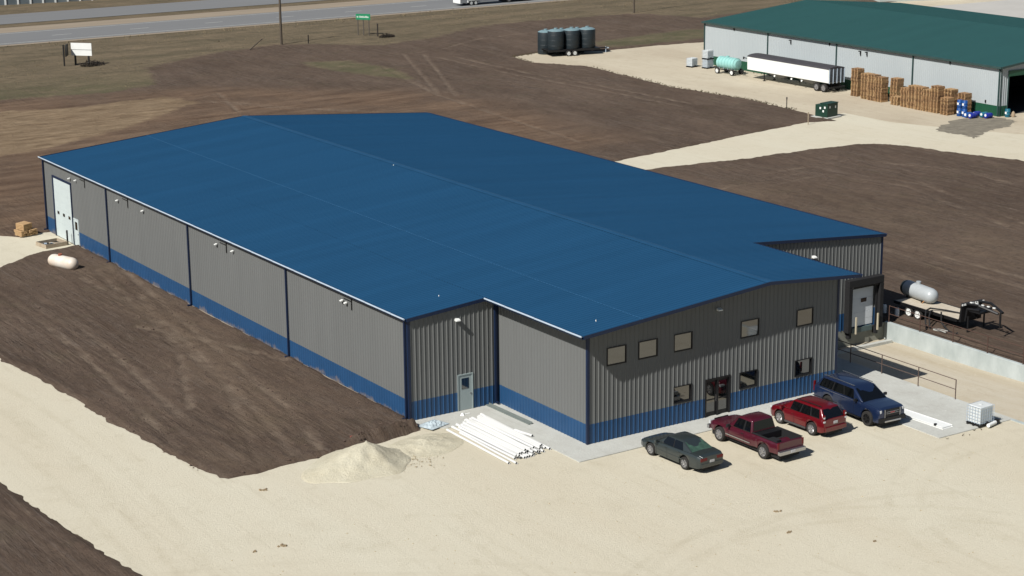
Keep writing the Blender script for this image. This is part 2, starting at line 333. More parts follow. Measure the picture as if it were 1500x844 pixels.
    L.new(mul(noise(.9, 5, .75, (4.5, .3, 1), -.5), m2), br.inputs['Height']); L.new(bq.outputs[0], br.inputs['Normal']); L.new(br.outputs[0], b.inputs['Normal'])
    return M
SOIL = soil_mat()
me = grid_mesh('ground', np.stack([X, Y, h], -1), quads, SOIL)
attr(me, 'grass', np.clip(sgr, -6, 6)); attr(me, 'dry', np.clip(sdf(X, Y, DRY), -6, 6))
attr(me, 'pale', np.maximum(np.exp(-(seg_d(X, Y, [(-1.5, 44), (-2.5, 28), (-4, 18), (-7, 4)])/2.2)**2), np.maximum(np.exp(-(seg_d(X, Y, [(-10, -1.6), (-12, 1)])/1.6)**2), np.exp(-(seg_d(X, Y, [(40, 42), (56, 36), (62, 30), (57, 8)])/5.)**2)), np.maximum(np.exp(-(seg_d(X, Y, [(66, 112), (58, 84), (50, 62)])/4.)**2), np.exp(-(seg_d(X, Y, [(40, 118), (52, 98), (60, 84)])/2.5)**2))))
attr(me, 'red', sstep(-6, 4, sdf(X, Y, RED))); attr(me, 'track', trk_m)
attr(me, 'green', np.maximum(np.maximum(sstep(-1, 2, sdf(X, Y, GP1)), sstep(-1, 2, sdf(X, Y, GP2))), (1-sstep(0, 22, Y-127+.15*(X-19)))*sstep(123, 126, Y)*.8))
ground = struct(inst('ground', me))
def sheet(name, poly, z, mt):
    bm = bmesh.new(); f_ = bm.faces.new([bm.verts.new((x, y, z)) for x, y in poly]); bmesh.ops.triangulate(bm, faces=[f_])
    bmesh.ops.recalc_face_normals(bm, faces=bm.faces)
    if sum(q.normal.z for q in bm.faces) < 0: bmesh.ops.reverse_faces(bm, faces=bm.faces)
    me = bpy.data.meshes.new(name); bm.to_mesh(me); bm.free(); me.materials.append(mt); return struct(inst(name, me))
def grow(poly, d):                      # crude outward offset
    a = sum(p[0]*q[1]-q[0]*p[1] for p, q in zip(poly, poly[1:]+poly[:1])); s = 1 if a > 0 else -1; out = []
    n = len(poly)
    for i in range(n):
        p, q, t = Vector(poly[i-1]), Vector(poly[i]), Vector(poly[(i+1) % n])
        e1, e2 = (q-p).normalized(), (t-q).normalized(); nn = Vector((e1.y+e2.y, -e1.x-e2.x))*s
        nn = nn.normalized() if nn.length > .1 else Vector((e1.y, -e1.x))*s
        out.append(tuple(q+nn*d))
    return out
g1 = [(-26.5, 75), (-16, 75), (-15.4, 45), (-14.4, 25.75), (-13.7, 20.1), (-13.2, 11.1), (-12.5, 2), (-11.6, -1.7), (-10, -1.6), (-7, -1.4), (-3.8, -1.4), (-1, -1.1), (-.2, -1.0), (-.2, .1), (28.82, .1), (28.82, -27), (37.05, -27), (60, -30), (60, -60), (-19, -60), (-22.6, -20), (-22.5, -12.2), (-23, -6.9), (-23.5, -1.6), (-23.9, 3.6), (-24.8, 14), (-25.6, 26), (-26, 45)]
sheet('gravel_yard', g1, 0, GRAVEL)
sheet('gravel_apron', [(-15.9, 45), (-9.2, 46.8), (-6.9, 48.9), (-5, 50.3), (-3, 51.6), (-.01, 52), (-.01, 59.9), (-1, 60.1), (-2.3, 59.3), (-3.9, 61.3), (-9, 63), (-15.9, 65)], .004, GRAVEL)
sheet('gravel_road', grow(G3, .9), 0, GRAVEL2)
def zpx(p): return p
sheet('new_gravel_road', [(44, 54.6), (55.6, 56.7), (65.3, 58.5), (76, 60.7), (85, 62.4), (92.6, 64.6), (92.6, 57), (95.6, 49.4), (99, 42.5), (103.3, 33), (100, 25), (86.5, 31), (86.2, 34), (84.6, 41), (83.6, 45.6), (81.3, 48.6), (76, 49.3), (67.4, 49.4), (59.7, 50.3), (44, 50)], .006, GRAVEL)
sheet('concrete_lot', [(142, 20), (260, 20), (260, 128), (150, 134), (142, 119)], .008, mat('lot_concrete', S(196, 193, 186), .9, 0, .06, .2))
PATCH = mat('asphalt_millings', S(112, 106, 94), .95, 0, 0, 1.2, .05, 6, col2=S(150, 142, 124))
pp = [(92.3, 50.4), (95.5, 52.6), (99.4, 54.5), (102.7, 53.9), (104, 51.8), (103.8, 49.7), (101, 48.2), (98, 47.7), (95, 46.5), (92.7, 45.2), (93.2, 47.5)]
P2 = []
for p, q in zip(pp, pp[1:]+pp[:1]):
    for k in range(8):
        t = k/8; P2.append((p[0]+(q[0]-p[0])*t+random.uniform(-.35, .35), p[1]+(q[1]-p[1])*t+random.uniform(-.35, .35)))
sheet('millings_patch', P2, .012, PATCH)
ASPH = mat('highway_asphalt', S(126, 127, 127), .9, 0, .08, .3, streak=(.05, 1, 1))
SHOULD = mat('gravel_shoulder', S(156, 142, 122), .95, 0, .12, .5, streak=(.15, 1, 1))
LINE = mat('road_paint', S(190, 190, 184), .8, 0, .15, 1)
def strip(name, x0, x1, pts, z, mt):    # pts: y at x0, y at x1 (lower, upper)
    a, b_, c_, d_ = pts; return sheet(name, [(x0, a), (x1, b_), (x1, d_), (x0, c_)], z, mt)
strip('road_shoulder', -200, 500, (176.6, 174.0, 197.6, 195), .02, SHOULD)
strip('highway', -200, 500, (178.0, 175.4, 191.5, 189), .026, ASPH)
strip('far_highway', -200, 500, (202.5, 199, 215, 211.5), .026, ASPH)
mb = MB()
def yl(x, y0): return y0 - (x+200)/700*2.6
for y0 in (179.2, 190.4): mb.add([(-200, y0, .031), (500, y0-2.6, .031), (500, y0-2.35, .031), (-200, y0+.25, .031)], [(0, 1, 2, 3)])
for k in range(40):
    x = -40+k*12.2; mb.add([(x, yl(x, 184.4), .031), (x+3, yl(x+3, 184.4), .031), (x+3, yl(x+3, 184.65), .031), (x, yl(x, 184.65), .031)], [(0, 1, 2, 3)])
struct(mb.build('lane_markings', LINE))
# concrete aprons and dock ramp
struct(MB().prism([(-.2, .05), (-.2, -1.2), (1.2, -2.2), (4.15, -2.6), (4.15, -11.08), (13.3, -10.95), (22.9, -10.9), (22.9, -19.2), (28.8, -19.2), (28.8, .05), (24.3, .05), (24.3, -9.0), (6.2, -9.0), (6.2, .05)], -.25, .05).build('concrete_apron', CONC))
RX0, RX1 = 28.8, 37.05
ramp_pts = [(0.1, -1.15), (-9, -1.1), (-13, -1.0), (-18, -.7), (-24, -.2), (-27.2, .0)]
mb = MB()
for (ya, za), (yb, zb) in zip(ramp_pts[:-1], ramp_pts[1:]): mb.add([(RX0, ya, za), (RX1, ya, za), (RX1, yb, zb), (RX0, yb, zb)], [(0, 1, 2, 3)])
struct(mb.build('dock_ramp', CONC2))
WCONC = mat('retaining_concrete', S(172, 182, 180), .9, 0, 0, .8, .01, 20, col2=S(204, 212, 210), streak=(1, 1, .5))
t = MB().prism([(RX1, .0), (RX1, -27), (RX1+.28, -27), (RX1+.28, .0)], -1.6, .06).build('retaining_wall', WCONC, bevel=.02)
tag(t, 'long pale concrete retaining wall along the far side of the dock ramp', 'wall')
t = MB().prism([(RX0-.25, -.02), (RX0-.25, -24), (RX0-.003, -24), (RX0-.003, -.02)], -1.6, .045).build('ramp_wall', WCONC)
tag(t, 'low concrete ramp wall under the brown railing beside the apron', 'wall')
DCONC = mat('dock_concrete', S(150, 150, 138), .9, 0, .15, 1.2, .01, 20)
# gravel piles
PILE = gravel_mat('heaped_gravel', S(219, 213, 190), S(211, 203, 178), S(178, 167, 141), (1, 1, 1), .6)
[setattr(n.inputs['Distance'], 'default_value', .075) for n in PILE.node_tree.nodes if n.type == 'BUMP']
def pile(name, label, c, rx, ry, hh, rot, seed, ridge=0):
    n, m_ = 72, 26; vs = [(0, 0, hh)]; fs = []
    for j in range(1, m_+1):
        t_ = j/m_
        for i in range(n):
            a = 2*math.pi*i/n; wob = 1+.22*vnoise(np.array([math.cos(a)*2+9]), np.array([math.sin(a)*2+9]), 1, seed)[0]
            x, y = math.cos(a)*rx*t_*wob*(1.6 if math.cos(a) < 0 and ridge else 1), math.sin(a)*ry*t_*wob
            z = hh*(max(0, 1.06-math.sqrt(t_*t_+.014))**1.45) + fbm(np.array([x+50]), np.array([y+50]), .42, seed+3, 4)[0]*.08*min(1, 3*(1-t_)) - (.06 if j == m_ else 0)
            z += ridge*math.exp(-((y)/.9)**2)*max(0, -x/rx)*(1-t_)
            vs.append((x, y, z))
    for i in range(n): fs.append((0, 1+i, 1+(i+1) % n))
    for j in range(m_-1):
        for i in range(n): fs.append((1+j*n+i, 1+(j+1)*n+i, 1+(j+1)*n+(i+1) % n, 1+j*n+(i+1) % n))
    o = MB().add(vs, fs).build(name, PILE, None, 60, (c[0], c[1], .0), rot); return tag(o, label, 'gravel pile', 'gravel piles by the dirt edge')
pile('gravel_pile', 'tall cone of pale gravel dumped at the corner of the brown dirt', (-5.3, -4.5), 2.5, 2.5, 1.25, .25, 5, .2)
pile('gravel_pile', 'low flat gravel mound between the tall gravel cone and the white pipes', (-1.3, -4.0), 2.6, 1.7, .38, .2, 15)
# loose stones and clods (uncountable)
def scatter(name, pts, smin, smax, mt):
    base = [(1, 0, 0), (-1, 0, 0), (0, 1, 0), (0, -1, 0), (0, 0, 1), (0, 0, -1)]; fc = [(0, 2, 4), (2, 1, 4), (1, 3, 4), (3, 0, 4), (2, 0, 5), (1, 2, 5), (3, 1, 5), (0, 3, 5)]
    mb = MB()
    for x, y, z in pts:
        s = smin+(smax-smin)*random.random()**3; a = random.random()*6.28; c_, s_ = math.cos(a), math.sin(a)
        q = [(bx*s*random.uniform(.6, 1.2), by*s*random.uniform(.6, 1.2), bz*s*random.uniform(.35, .8)) for bx, by, bz in base]
        mb.add([(x+px*c_-py*s_, y+px*s_+py*c_, z+pz) for px, py, pz in q], fc)
    return stuff(mb.build(name, mt))
def hz(px, py): return h[(np.searchsorted(ys, py))*nx + np.searchsorted(xs, px)]
CLOD = mat('clod', S(92, 76, 66), 1, 0, .25, 3)
pts = []
while len(pts) < 2600:
    x, y = random.uniform(-14, -.2), random.uniform(-2.6, 50)
    z = hz(x, y)
    if z > .0: pts.append((x, y, z))
for k in range(120):
    t_ = random.random(); x, y = -4.4+4.6*t_+random.gauss(0, .4), -1.6+.9*t_+random.gauss(0, .3)
    if hz(x, y) > 0: pts.append((x, y, hz(x, y)))
o = scatter('soil_clods', pts, .02, .11, CLOD); tag(o, 'loose dark soil clods strewn over the dirt left of the warehouse', 'soil')
pts = [(random.gauss(-3.6, .9), random.gauss(-5.2, .9), .04) for k in range(500)] + [(random.uniform(-20, 30), random.uniform(-34, -11.5), .0) for k in range(900)]
o = scatter('loose_stones', pts, .02, .075, mat('stone', S(176, 164, 136), .95, 0, .2, 4)); tag(o, 'loose pale stones scattered over the gravel yard', 'stones')
# straggling weeds where soil meets gravel
mb = MB(); rw_ = random.Random(8)
EDG = [[(88.6, 90.3), (89.3, 82.7), (90, 77.3), (89.4, 69.5)], [(90.3, 110.3), (89.3, 98.7), (88.6, 90.3)], [(86.7, 117.6), (87.3, 123.6), (92.9, 125.3)], [(-14.3, 11.1), (-13.6, 1.9), (-12.67, -2.76), (-7, -2.4)], [(-15.46, 25.75), (-14.3, 11.1)], [(-22.9, 3.6), (-21.47, -12.2)], [(103.5, 55), (103.6, 75), (103.7, 100)], [(28.9, -19.4), (23, -19.5)]]
for e_, cnt in zip(EDG, (240, 150, 120, 0, 0, 0, 120, 8)):
    for k in range(cnt):
        i = rw_.randrange(len(e_)-1); t_ = rw_.random(); x = e_[i][0]+(e_[i+1][0]-e_[i][0])*t_+rw_.gauss(0, .3); y = e_[i][1]+(e_[i+1][1]-e_[i][1])*t_+rw_.gauss(0, .3); s = rw_.uniform(.06, .28)
        for q in range(5):
            a = rw_.random()*6.28; mb.add([(x-.03, y, 0), (x+.03, y, 0), (x+math.cos(a)*s*.8, y+math.sin(a)*s*.8, .03+s*rw_.uniform(.3, .9))], [(0, 1, 2)])
o = stuff(mb.build('edge_weeds', mat('weed', S(98, 88, 62), 1, 0, .25, 2))); tag(o, 'straggling dry weeds along the seams between soil and gravel', 'weeds')
# dry grass tufts on the verge
mb = MB()
for k in range(7000):
    x = random.uniform(15, 200); y = random.uniform(126, 176)
    if sdf(np.array([x]), np.array([y]), GRASS)[0] < .5: continue
    z = .05; s = random.uniform(.06, .2)
    for q in range(3):
        a = random.random()*3.14; dx, dy = math.cos(a)*s*.35, math.sin(a)*s*.35; ox, oy = random.gauss(0, .15), random.gauss(0, .15)
        mb.add([(x+ox-dx, y+oy-dy, z-.1), (x+ox+dx, y+oy+dy, z-.1), (x+ox+random.gauss(0, .08), y+oy+random.gauss(0, .08), z+s)], [(0, 1, 2)])
o = stuff(mb.build('dry_grass', mat('dry_grass', S(128, 116, 90), 1, 0, 0, .3, col2=S(150, 134, 106)))); tag(o, 'dry brown grass on the highway verge', 'grass')
# ------------------------------------------------------------------ ribbed sheet-metal walls
PW = .9144
def rib_profile(width, pitch=.3048, hgt=.034, b0=.038, b1=.014):
    p = [(0, 0)]; k = pitch/2
    while k < width-.04:
        for a, d in ((k-b0, 0), (k-b1, hgt), (k+b1, hgt), (k+b0, 0)):
            if 0 < a < width: p.append((a, d))
        k += pitch
    p.append((width, 0)); return p
def panel_mesh(width, z0, ztop, holes, mt, key=None, cache={}, **kw):
    if key and key in cache: return cache[key]
    prof = rib_profile(width, **kw)
    def dep(u_):
        for (a, d), (b, e) in zip(prof[:-1], prof[1:]):
            if a <= u_ <= b: return d+(e-d)*(u_-a)/(b-a+1e-9)
        return 0
    us = sorted(set([p[0] for p in prof] + [e for hh in holes for e in hh[:2] if 0 < e < width]))
    mb = MB()
    for a, b in zip(us[:-1], us[1:]):
        mid = (a+b)/2; cuts = sorted([hh[2:] for hh in holes if hh[0] <= mid <= hh[1]])
        za, zb = ztop(a), ztop(b); lo = z0; segs = []
        for c0, c1 in cuts:
            if c0 > lo: segs.append((lo, lo, min(c0, za), min(c0, zb)))
            lo = max(lo, c1)
        if lo < min(za, zb): segs.append((lo, lo, za, zb))
        for l0, l1, t0, t1 in segs:
            if t0-l0 > 1e-4: mb.add([(a, -dep(a), l0), (b, -dep(b), l1), (b, -dep(b), t1), (a, -dep(a), t0)], [(0, 1, 2, 3)])
    if not mb.f: return None
    # recalc_face_normals is unreliable on open sheets: write the winding as built (outward -Y)
    me = bpy.data.meshes.new('wall_panel'); me.from_pydata(mb.v, [], mb.f); me.update(); me.materials.append(mt)
    if key: cache[key] = me
    return me
def ribbed_wall(bld, name, origin, rz, length, ztop, mats, split=1.2, holes=(), z0=0., core_in=.16, core_label=None, core=True):
    """local x runs along the wall, local -y is outward; ztop(u) gives the wall top"""
    wall = bpy.data.objects.new(name, None)
    if core:
        n = 12; mb = MB(); us = [length*i/n for i in range(n+1)]
        for a, b in zip(us[:-1], us[1:]):
            mb.add([(a, core_in, z0), (b, core_in, z0), (b, core_in+.1, z0), (a, core_in+.1, z0), (a, core_in, ztop(a)-.02), (b, core_in, ztop(b)-.02), (b, core_in+.1, ztop(b)-.02), (a, core_in+.1, ztop(a)-.02)],
                   [(0, 1, 5, 4), (3, 7, 6, 2), (4, 5, 6, 7)])
        wall = bpy.data.objects.new(name, mb.mesh(name, CORE))
    link(wall, bld); wall.location = (*origin, 0); wall.rotation_euler = (0, 0, rz)
    k = 0; flat = abs(ztop(0)-ztop(length)) < 1e-6
    while k*PW < length-.01:
        a = k*PW; wd = min(PW, length-a); b = a+wd
        hs = [(h_[0]-a, h_[1]-a, h_[2], h_[3]) for h_ in holes if h_[1] > a and h_[0] < b]
        for part, (zz0, mt) in enumerate(((z0, mats[0]), (split, mats[1]))):
            zt = (lambda q: split) if part == 0 else (lambda q, a=a: ztop(a+q))
            hh = [q for q in hs if q[3] > zz0 and (part or q[2] < split)]
            if part == 0: hh = [(q[0], q[1], q[2], min(q[3], split)) for q in hh]
            else: hh = [(q[0], q[1], max(q[2], split), q[3]) for q in hh]
            key = (round(wd, 3), zz0, round(ztop(0), 3), mt.name, part) if not hh and (flat or part == 0) else None
            me = panel_mesh(wd, zz0, zt, hh, mt, key)
            if me: inst('wainscot_panel' if part == 0 else 'wall_panel', me, wall, (a, 0, 0))
        k += 1
    return wall
WH = thing('warehouse', 'large metal warehouse with blue roof, grey ribbed walls and blue wainscot', 'building')
zr = lambda x: HE + SL*min(x, W_-x)
M2 = (BLUE, GREY)
LW_Y = L_
# left wall: u from far end (y=L) towards the front
lw_holes = [(L_-57.45, L_-53.55, 0, 4.9), (L_-53.35, L_-52.3, 0, 2.2)]
def splash_mat():
    M = BLUE.copy(); M.name = 'splashed_blue'; t = M.node_tree; N = t.nodes; L = t.links; b = N['Principled BSDF']
    src = b.inputs['Base Color'].links[0].from_socket; g = N.new('ShaderNodeNewGeometry'); sx = N.new('ShaderNodeSeparateXYZ'); L.new(g.outputs['Position'], sx.inputs[0])
    n = N.new('ShaderNodeTexNoise'); n.inputs['Scale'].default_value = .55; n.inputs['Detail'].default_value = 7; n.inputs['Roughness'].default_value = .7; L.new(g.outputs['Position'], n.inputs['Vector'])
    a = N.new('ShaderNodeMath'); a.operation = 'MULTIPLY_ADD'; L.new(sx.outputs['Z'], a.inputs[0]); a.inputs[1].default_value = -.55; L.new(n.outputs['Fac'], a.inputs[2])
    k = N.new('ShaderNodeMapRange'); k.inputs[1].default_value = .34; k.inputs[2].default_value = .52; k.inputs[4].default_value = .75; L.new(a.outputs[0], k.inputs[0])
    m = N.new('ShaderNodeMix'); m.data_type = 'RGBA'; L.new(k.outputs[0], m.inputs['Factor']); L.new(src, m.inputs['A']); m.inputs['B'].default_value = (*S(150, 134, 116), 1); L.new(m.outputs['Result'], b.inputs['Base Color']); return M
ribbed_wall(WH, 'wall', (0, L_), -math.pi/2, L_, lambda q: HE-.12, (splash_mat(), GREY), 1.28, lw_holes)
MB().b2(-.062, -.037, .05, 52.2, -.1, .14).build('foundation', mat('muddy_concrete', S(150, 137, 120), .95, 0, 0, .9, col2=S(186, 176, 160)), WH)
ribbed_wall(WH, 'wall', (0, 0), 0, XS, lambda q: zr(q)-.1, M2, 1.2, [(3.22, 4.28, 0, 2.2)])
ribbed_wall(WH, 'wall', (XS, 0), -math.pi/2, DY, lambda q: zr(XS)-.16, M2, 1.2)
UPW = [(7.44, 8.66), (9.6, 10.83), (12.08, 13.3), (16.94, 18.2), (21.18, 22.36)]
LOW = [(12.09, 13.31), (16.93, 18.16), (21.15, 22.38)]
fr_holes = [(a-XS, b-XS, 4.42, 5.36) for a, b in UPW] + [(a-XS, b-XS, 1.36, 2.26) for a, b in LOW] + [(14.4-XS, 16.12-XS, 0, 2.28)]
ribbed_wall(WH, 'wall', (XS, -DY), 0, XE-XS, lambda q: zr(XS+q)-.12, M2, 1.2, fr_holes)
ribbed_wall(WH, 'wall', (XE, -DY), math.pi/2, DY, lambda q: zr(XE)-.16, M2, 1.2)
dk = [(33.75-XE, 35.95-XE, .1, 2.95)]
ribbed_wall(WH, 'wall', (XE, 0), 0, W_-XE, lambda q: zr(XE+q)-.1, M2, 1.2, dk)
ribbed_wall(WH, 'wall', (W_, 0), math.pi/2, L_, lambda q: HE-.12, M2, 1.28)
ribbed_wall(WH, 'wall', (W_, L_), math.pi, W_, lambda q: zr(W_-q)-.1, M2, 1.28)
# roof slopes with ribs running down the slope
def roof_slope(name, x0, x1, y0, y1, parent=WH, mt=BLUE_ROOF, zf=zr, up=0.):
    n = max(1, round((y1-y0)/.3048)); pitch = (y1-y0)/n; mb = MB(); prof = []
    for k in range(n):
        c = y0+(k+.5)*pitch
        prof += [(c-.5*pitch, 0), (c-.04, 0), (c-.016, .032), (c+.016, .032), (c+.04, 0)]
    prof.append((y1, 0))
    vs = [(x, y, zf(x)+d+up) for y, d in prof for x in (x0, x1)]; fs = [(2*i, 2*i+1, 2*i+3, 2*i+2) for i in range(len(prof)-1)]
    me = bpy.data.meshes.new(name); me.from_pydata(vs, [], fs); me.update(); me.materials.append(mt)
    # underside
    o = inst(name, me, parent); return o
OS, OF = .89, .9; GX = -.14; XL, XR = XS-OS, XE+OS; YF = -DY-OF; YM = -.12; YB = L_+.12; LAP = 9.2; XM = W_/2
roof = MB()
def slab_under(mb, x0, x1, y0, y1, dz=.11): mb.add([(x, y, zr(x)-d) for d in (dz, .012) for x, y in ((x0, y0), (x1, y0), (x1, y1), (x0, y1))], [(3, 2, 1, 0), (4, 5, 6, 7), (0, 1, 5, 4), (1, 2, 6, 5), (2, 3, 7, 6), (3, 0, 4, 7)])
for x0, x1, y0 in ((GX+.12, XL, YM), (XL+.002, XM, YF+.02), (XM+.002, XR-.02, YF+.02), (XR-.018, W_+.02, YM)): slab_under(roof, x0, x1, y0, YB-.02)
roof = roof.build('roof', mat('soffit', S(60, 66, 78), .7), WH)
roof_slope('roof_sheet', GX, XL, YM, YB, roof); roof_slope('roof_sheet', XL, LAP, YF, YB, roof)
roof_slope('roof_sheet', LAP-.02, XM, YF, YB, roof, up=.012)
roof_slope('roof_sheet', XM, XR, YF, YB, roof, up=.012); roof_slope('roof_sheet', XR, W_-GX, YM, YB, roof, up=.004)
LAPM = mat('lap_seal', S(34, 84, 122), .55, 0, .15, 3)
MB().add([(LAP-.03, YF, zr(LAP-.03)+.016), (LAP+.03, YF, zr(LAP+.03)+.036), (LAP+.03, YB, zr(LAP+.03)+.036), (LAP-.03, YB, zr(LAP-.03)+.016)], [(0, 1, 2, 3)]).build('lap_joint', LAPM, roof)
mb = MB(); zc = zr(XM)+.05
mb.add([(XM-.28, YF-.01, zc-.025), (XM, YF-.01, zc), (XM+.28, YF-.01, zc-.025), (XM-.28, YB, zc-.025), (XM, YB, zc), (XM+.28, YB, zc-.025)], [(0, 1, 4, 3), (1, 2, 5, 4)])
mb.build('ridge_cap', BLUE_ROOF, roof)
for x, y in ((3.4, 2.2), (7.2, -8.3), (17.9, 33)):
    MB().cyl((x, y, zr(x)), (x, y, zr(x)+.09), .035, .03, 8).build('vent_cap', WHITE, roof)
# rakes / fascia
def rake(x0, x1, y, hgt=.2, th=.05, out=0):
    MB().add([(x, yy, zr(x)-d+.045) for x in (x0, x1) for yy in (y-th, y) for d in (0, hgt)], [(0, 1, 5, 4), (2, 6, 7, 3), (0, 4, 6, 2), (1, 3, 7, 5), (0, 2, 3, 1), (4, 5, 7, 6)]).build('rake_trim', NAVY, roof)
rake(GX, XL, YM); rake(XL, XM, YF); rake(XM, XR, YF); rake(XR, W_-GX, YM); rake(GX, XM, YB+.05); rake(XM, W_-GX, YB+.05)
def fascia(x, y0, y1, z, s):
    MB().b2(min(x, x+s*.03), max(x, x+s*.03), y0, y1, z-.2, z-.005).build('fascia', NAVY, roof)
def gutter(x, y0, y1, z, s, lip=True):              # s = outward sign; trough with open top
    w_, hh = .15, .14; mb = MB()
    prof = [(0, 0), (0, -hh), (s*w_*.75, -hh), (s*w_, -.01), (s*(w_+.018), .008), (s*(w_-.012), .0), (s*(w_*.72), -hh+.015), (s*.012, -hh+.015), (s*.012, 0)]
    n = len(prof); vs = [(x+a, y, z+b) for y in (y0, y1) for a, b in prof]
    mb.add(vs, [(i, (i+1) % n, n+(i+1) % n, n+i) for i in range(n)] + [tuple(range(n-1, -1, -1)), tuple(range(n, 2*n))])
    g = mb.build('gutter', NAVY, roof)
    k = y0+1.5                             # bright bead on the gutter lip, with joints
    while lip and k < y1+3.0:
        a, b = max(y0, k-3.05), min(y1, k-.02); k += 3.05
        if b-a > .1: MB().cyl((x+s*(w_+.005), a, z+.015), (x+s*(w_+.005), b, z+.008), .05, n=8).build('gutter_lip', GALV, g, 40)
gutter(GX, YM, YB, HE-.0, -1); gutter(XL, YF, YM-.06, zr(XL), -1); gutter(W_-GX, YM, YB, HE, 1, False); gutter(XR, YF, YM-.06, zr(XR), 1, False)
# corner trims + downspouts
def corner(x, y, sx, sy, z0, z1):
    MB().b2(*sorted((x, x+sx*.11)), *sorted((y-sy*.045, y-sy*.002)), z0, z1).b2(*sorted((x-sx*.045, x-sx*.002)), *sorted((y-sy*.045, y+sy*.11)), z0, z1).build('corner_trim', NAVY, WH)
corner(0, 0, 1, 1, 0, HE-.15); corner(0, L_, 1, -1, 0, HE-.15); corner(XS, -DY, 1, 1, 0, zr(XS)-.2); corner(XE, -DY, -1, 1, 0, zr(XE)-.2); corner(W_, 0, -1, 1, -.1, HE-.15)
MB().b2(XS-.16, XS-.03, -.06, -.036, 0.05, zr(XS)-.2).build('corner_trim', NAVY, WH)
def downspout(x, y, nx_, ny_, top, kick=True):
    w_ = .055; mb = MB(); cx, cy = x+nx_*.1, y+ny_*.1
    mb.box((cx, cy, (top+.2)/2), (.11, .11, top-.2)).box((cx-nx_*.01, cy-ny_*.01, top-.02), (.13, .13, .16))
    if kick: mb.box((cx+nx_*.12, cy+ny_*.12, .19), (.11+abs(nx_)*.2, .11+abs(ny_)*.2, .1))
    mb.build('downspout', NAVY, WH)
for y in (.22, 15.24, 30.48, 45.72, 59.55): downspout(0, y, -1, 0, HE-.12)
downspout(.45, 0, 0, -1, 6.05) if 0 else None
downspout(XS-.28, 0, 0, -1, 6.4)
# windows
def window(a, b, z0, z1, y, rec=.0):
    t = .055; mb = MB(); yo, yi = y-.05, y+.15
    for q in ((a-t, a, z0-t, z1+t), (b, b+t, z0-t, z1+t), (a, b, z1, z1+t), (a, b, z0-t, z0)): mb.b2(q[0], q[1], yo, yi, q[2], q[3])
    fr = mb.build('window', BLACKM, WH)
    MB().b2(a, b, y+.0+rec, y+.02+rec, z0, z1).build('pane', GLASS, fr)
    return fr
for a, b in UPW: window(a, b, 4.42, 5.36, -DY, .0)
for a, b in LOW: window(a, b, 1.36, 2.26, -DY, .06)
# blind half drawn in the fourth window
# front door: dark storefront pair
d = MB(); a, b = 14.4, 16.12
for q in ((a-.06, a+.03, 0.05, 2.34), (b-.03, b+.06, 0.05, 2.34), (a+.03, b-.03, 2.22, 2.34), ((a+b)/2-.05, (a+b)/2+.05, 0.05, 2.22)): d.b2(q[0], q[1], -DY-.05, -DY+.15, q[2], q[3])
d = d.build('entrance_door', BLACKM, WH)
for q0, q1 in ((a+.03, (a+b)/2-.05), ((a+b)/2+.05, b-.03)):
    lf = MB()
    for r_ in ((q0, q0+.09, .06, 2.2), (q1-.09, q1, .06, 2.2), (q0+.09, q1-.09, .06, .3), (q0+.09, q1-.09, 2.08, 2.2), (q0+.09, q1-.09, 1.0, 1.08)): lf.b2(r_[0], r_[1], -DY+.06, -DY+.11, r_[2], r_[3])
    lf.build('door_leaf', BLACKM, d); MB().b2(q0+.09, q1-.09, -DY+.075, -DY+.09, .3, 2.08).build('pane', GLASS, d)
MB().b2((a+b)/2-.1, (a+b)/2-.07, -DY-.0, -DY+.03, .9, 1.3).b2((a+b)/2+.07, (a+b)/2+.1, -DY-.0, -DY+.03, .9, 1.3).build('handle', CHROME, d)
# man doors
PALE = mat('pale_door', S(172, 186, 186), .45, 0, .04, 1)
def mandoor(loc, rz, w_, mt, glass=True):
    fr = MB(); t = .06
    for q in ((-t, 0.0, 0.05, 2.2+t), (w_, w_+t, 0.05, 2.2+t), (0, w_, 2.2, 2.2+t)): fr.b2(q[0], q[1], -.055, .16, q[2], q[3])
    fr = fr.build('door_frame', mt, WH, None, loc, rz)
    lf = MB().b2(.004, w_-.004, -.02, .03, .07, 2.19).build('door', mt, fr)
    MB().b2(w_*.24, w_*.76, -.034, -.022, 1.35, 2.0).build('pane', GLASS, lf)
    MB().b2(w_*.84, w_*.93, -.07, -.022, 1.0, 1.08).build('handle', CHROME, lf)
mandoor((3.28, 0, 0), 0, .94, PALE); mandoor((0, 53.29, 0), -math.pi/2, .94, DOORWHITE)
# overhead door
oh = MB(); y0, y1 = 53.55, 57.45
for i in range(8): oh.b2(-.03-.004*(i % 2), .06, y0, y1, .05+i*.606, .05+i*.606+.598)
oh = oh.build('overhead_door', DOORWHITE, WH)
for i in range(3): MB().b2(-.045, -.036, 54.0+i*1.25, 54.45+i*1.25, 1.95, 2.2).build('pane', GLASS, oh)
fr = MB(); [fr.b2(-.09, .15, q[0], q[1], q[2], q[3]) for q in ((y1, y1+.2, 0, 5.05), (y0-.12, y0, 0, 5.05), (y0, y1, 4.9, 5.05))]
fr.build('door_trim', NAVY, WH)
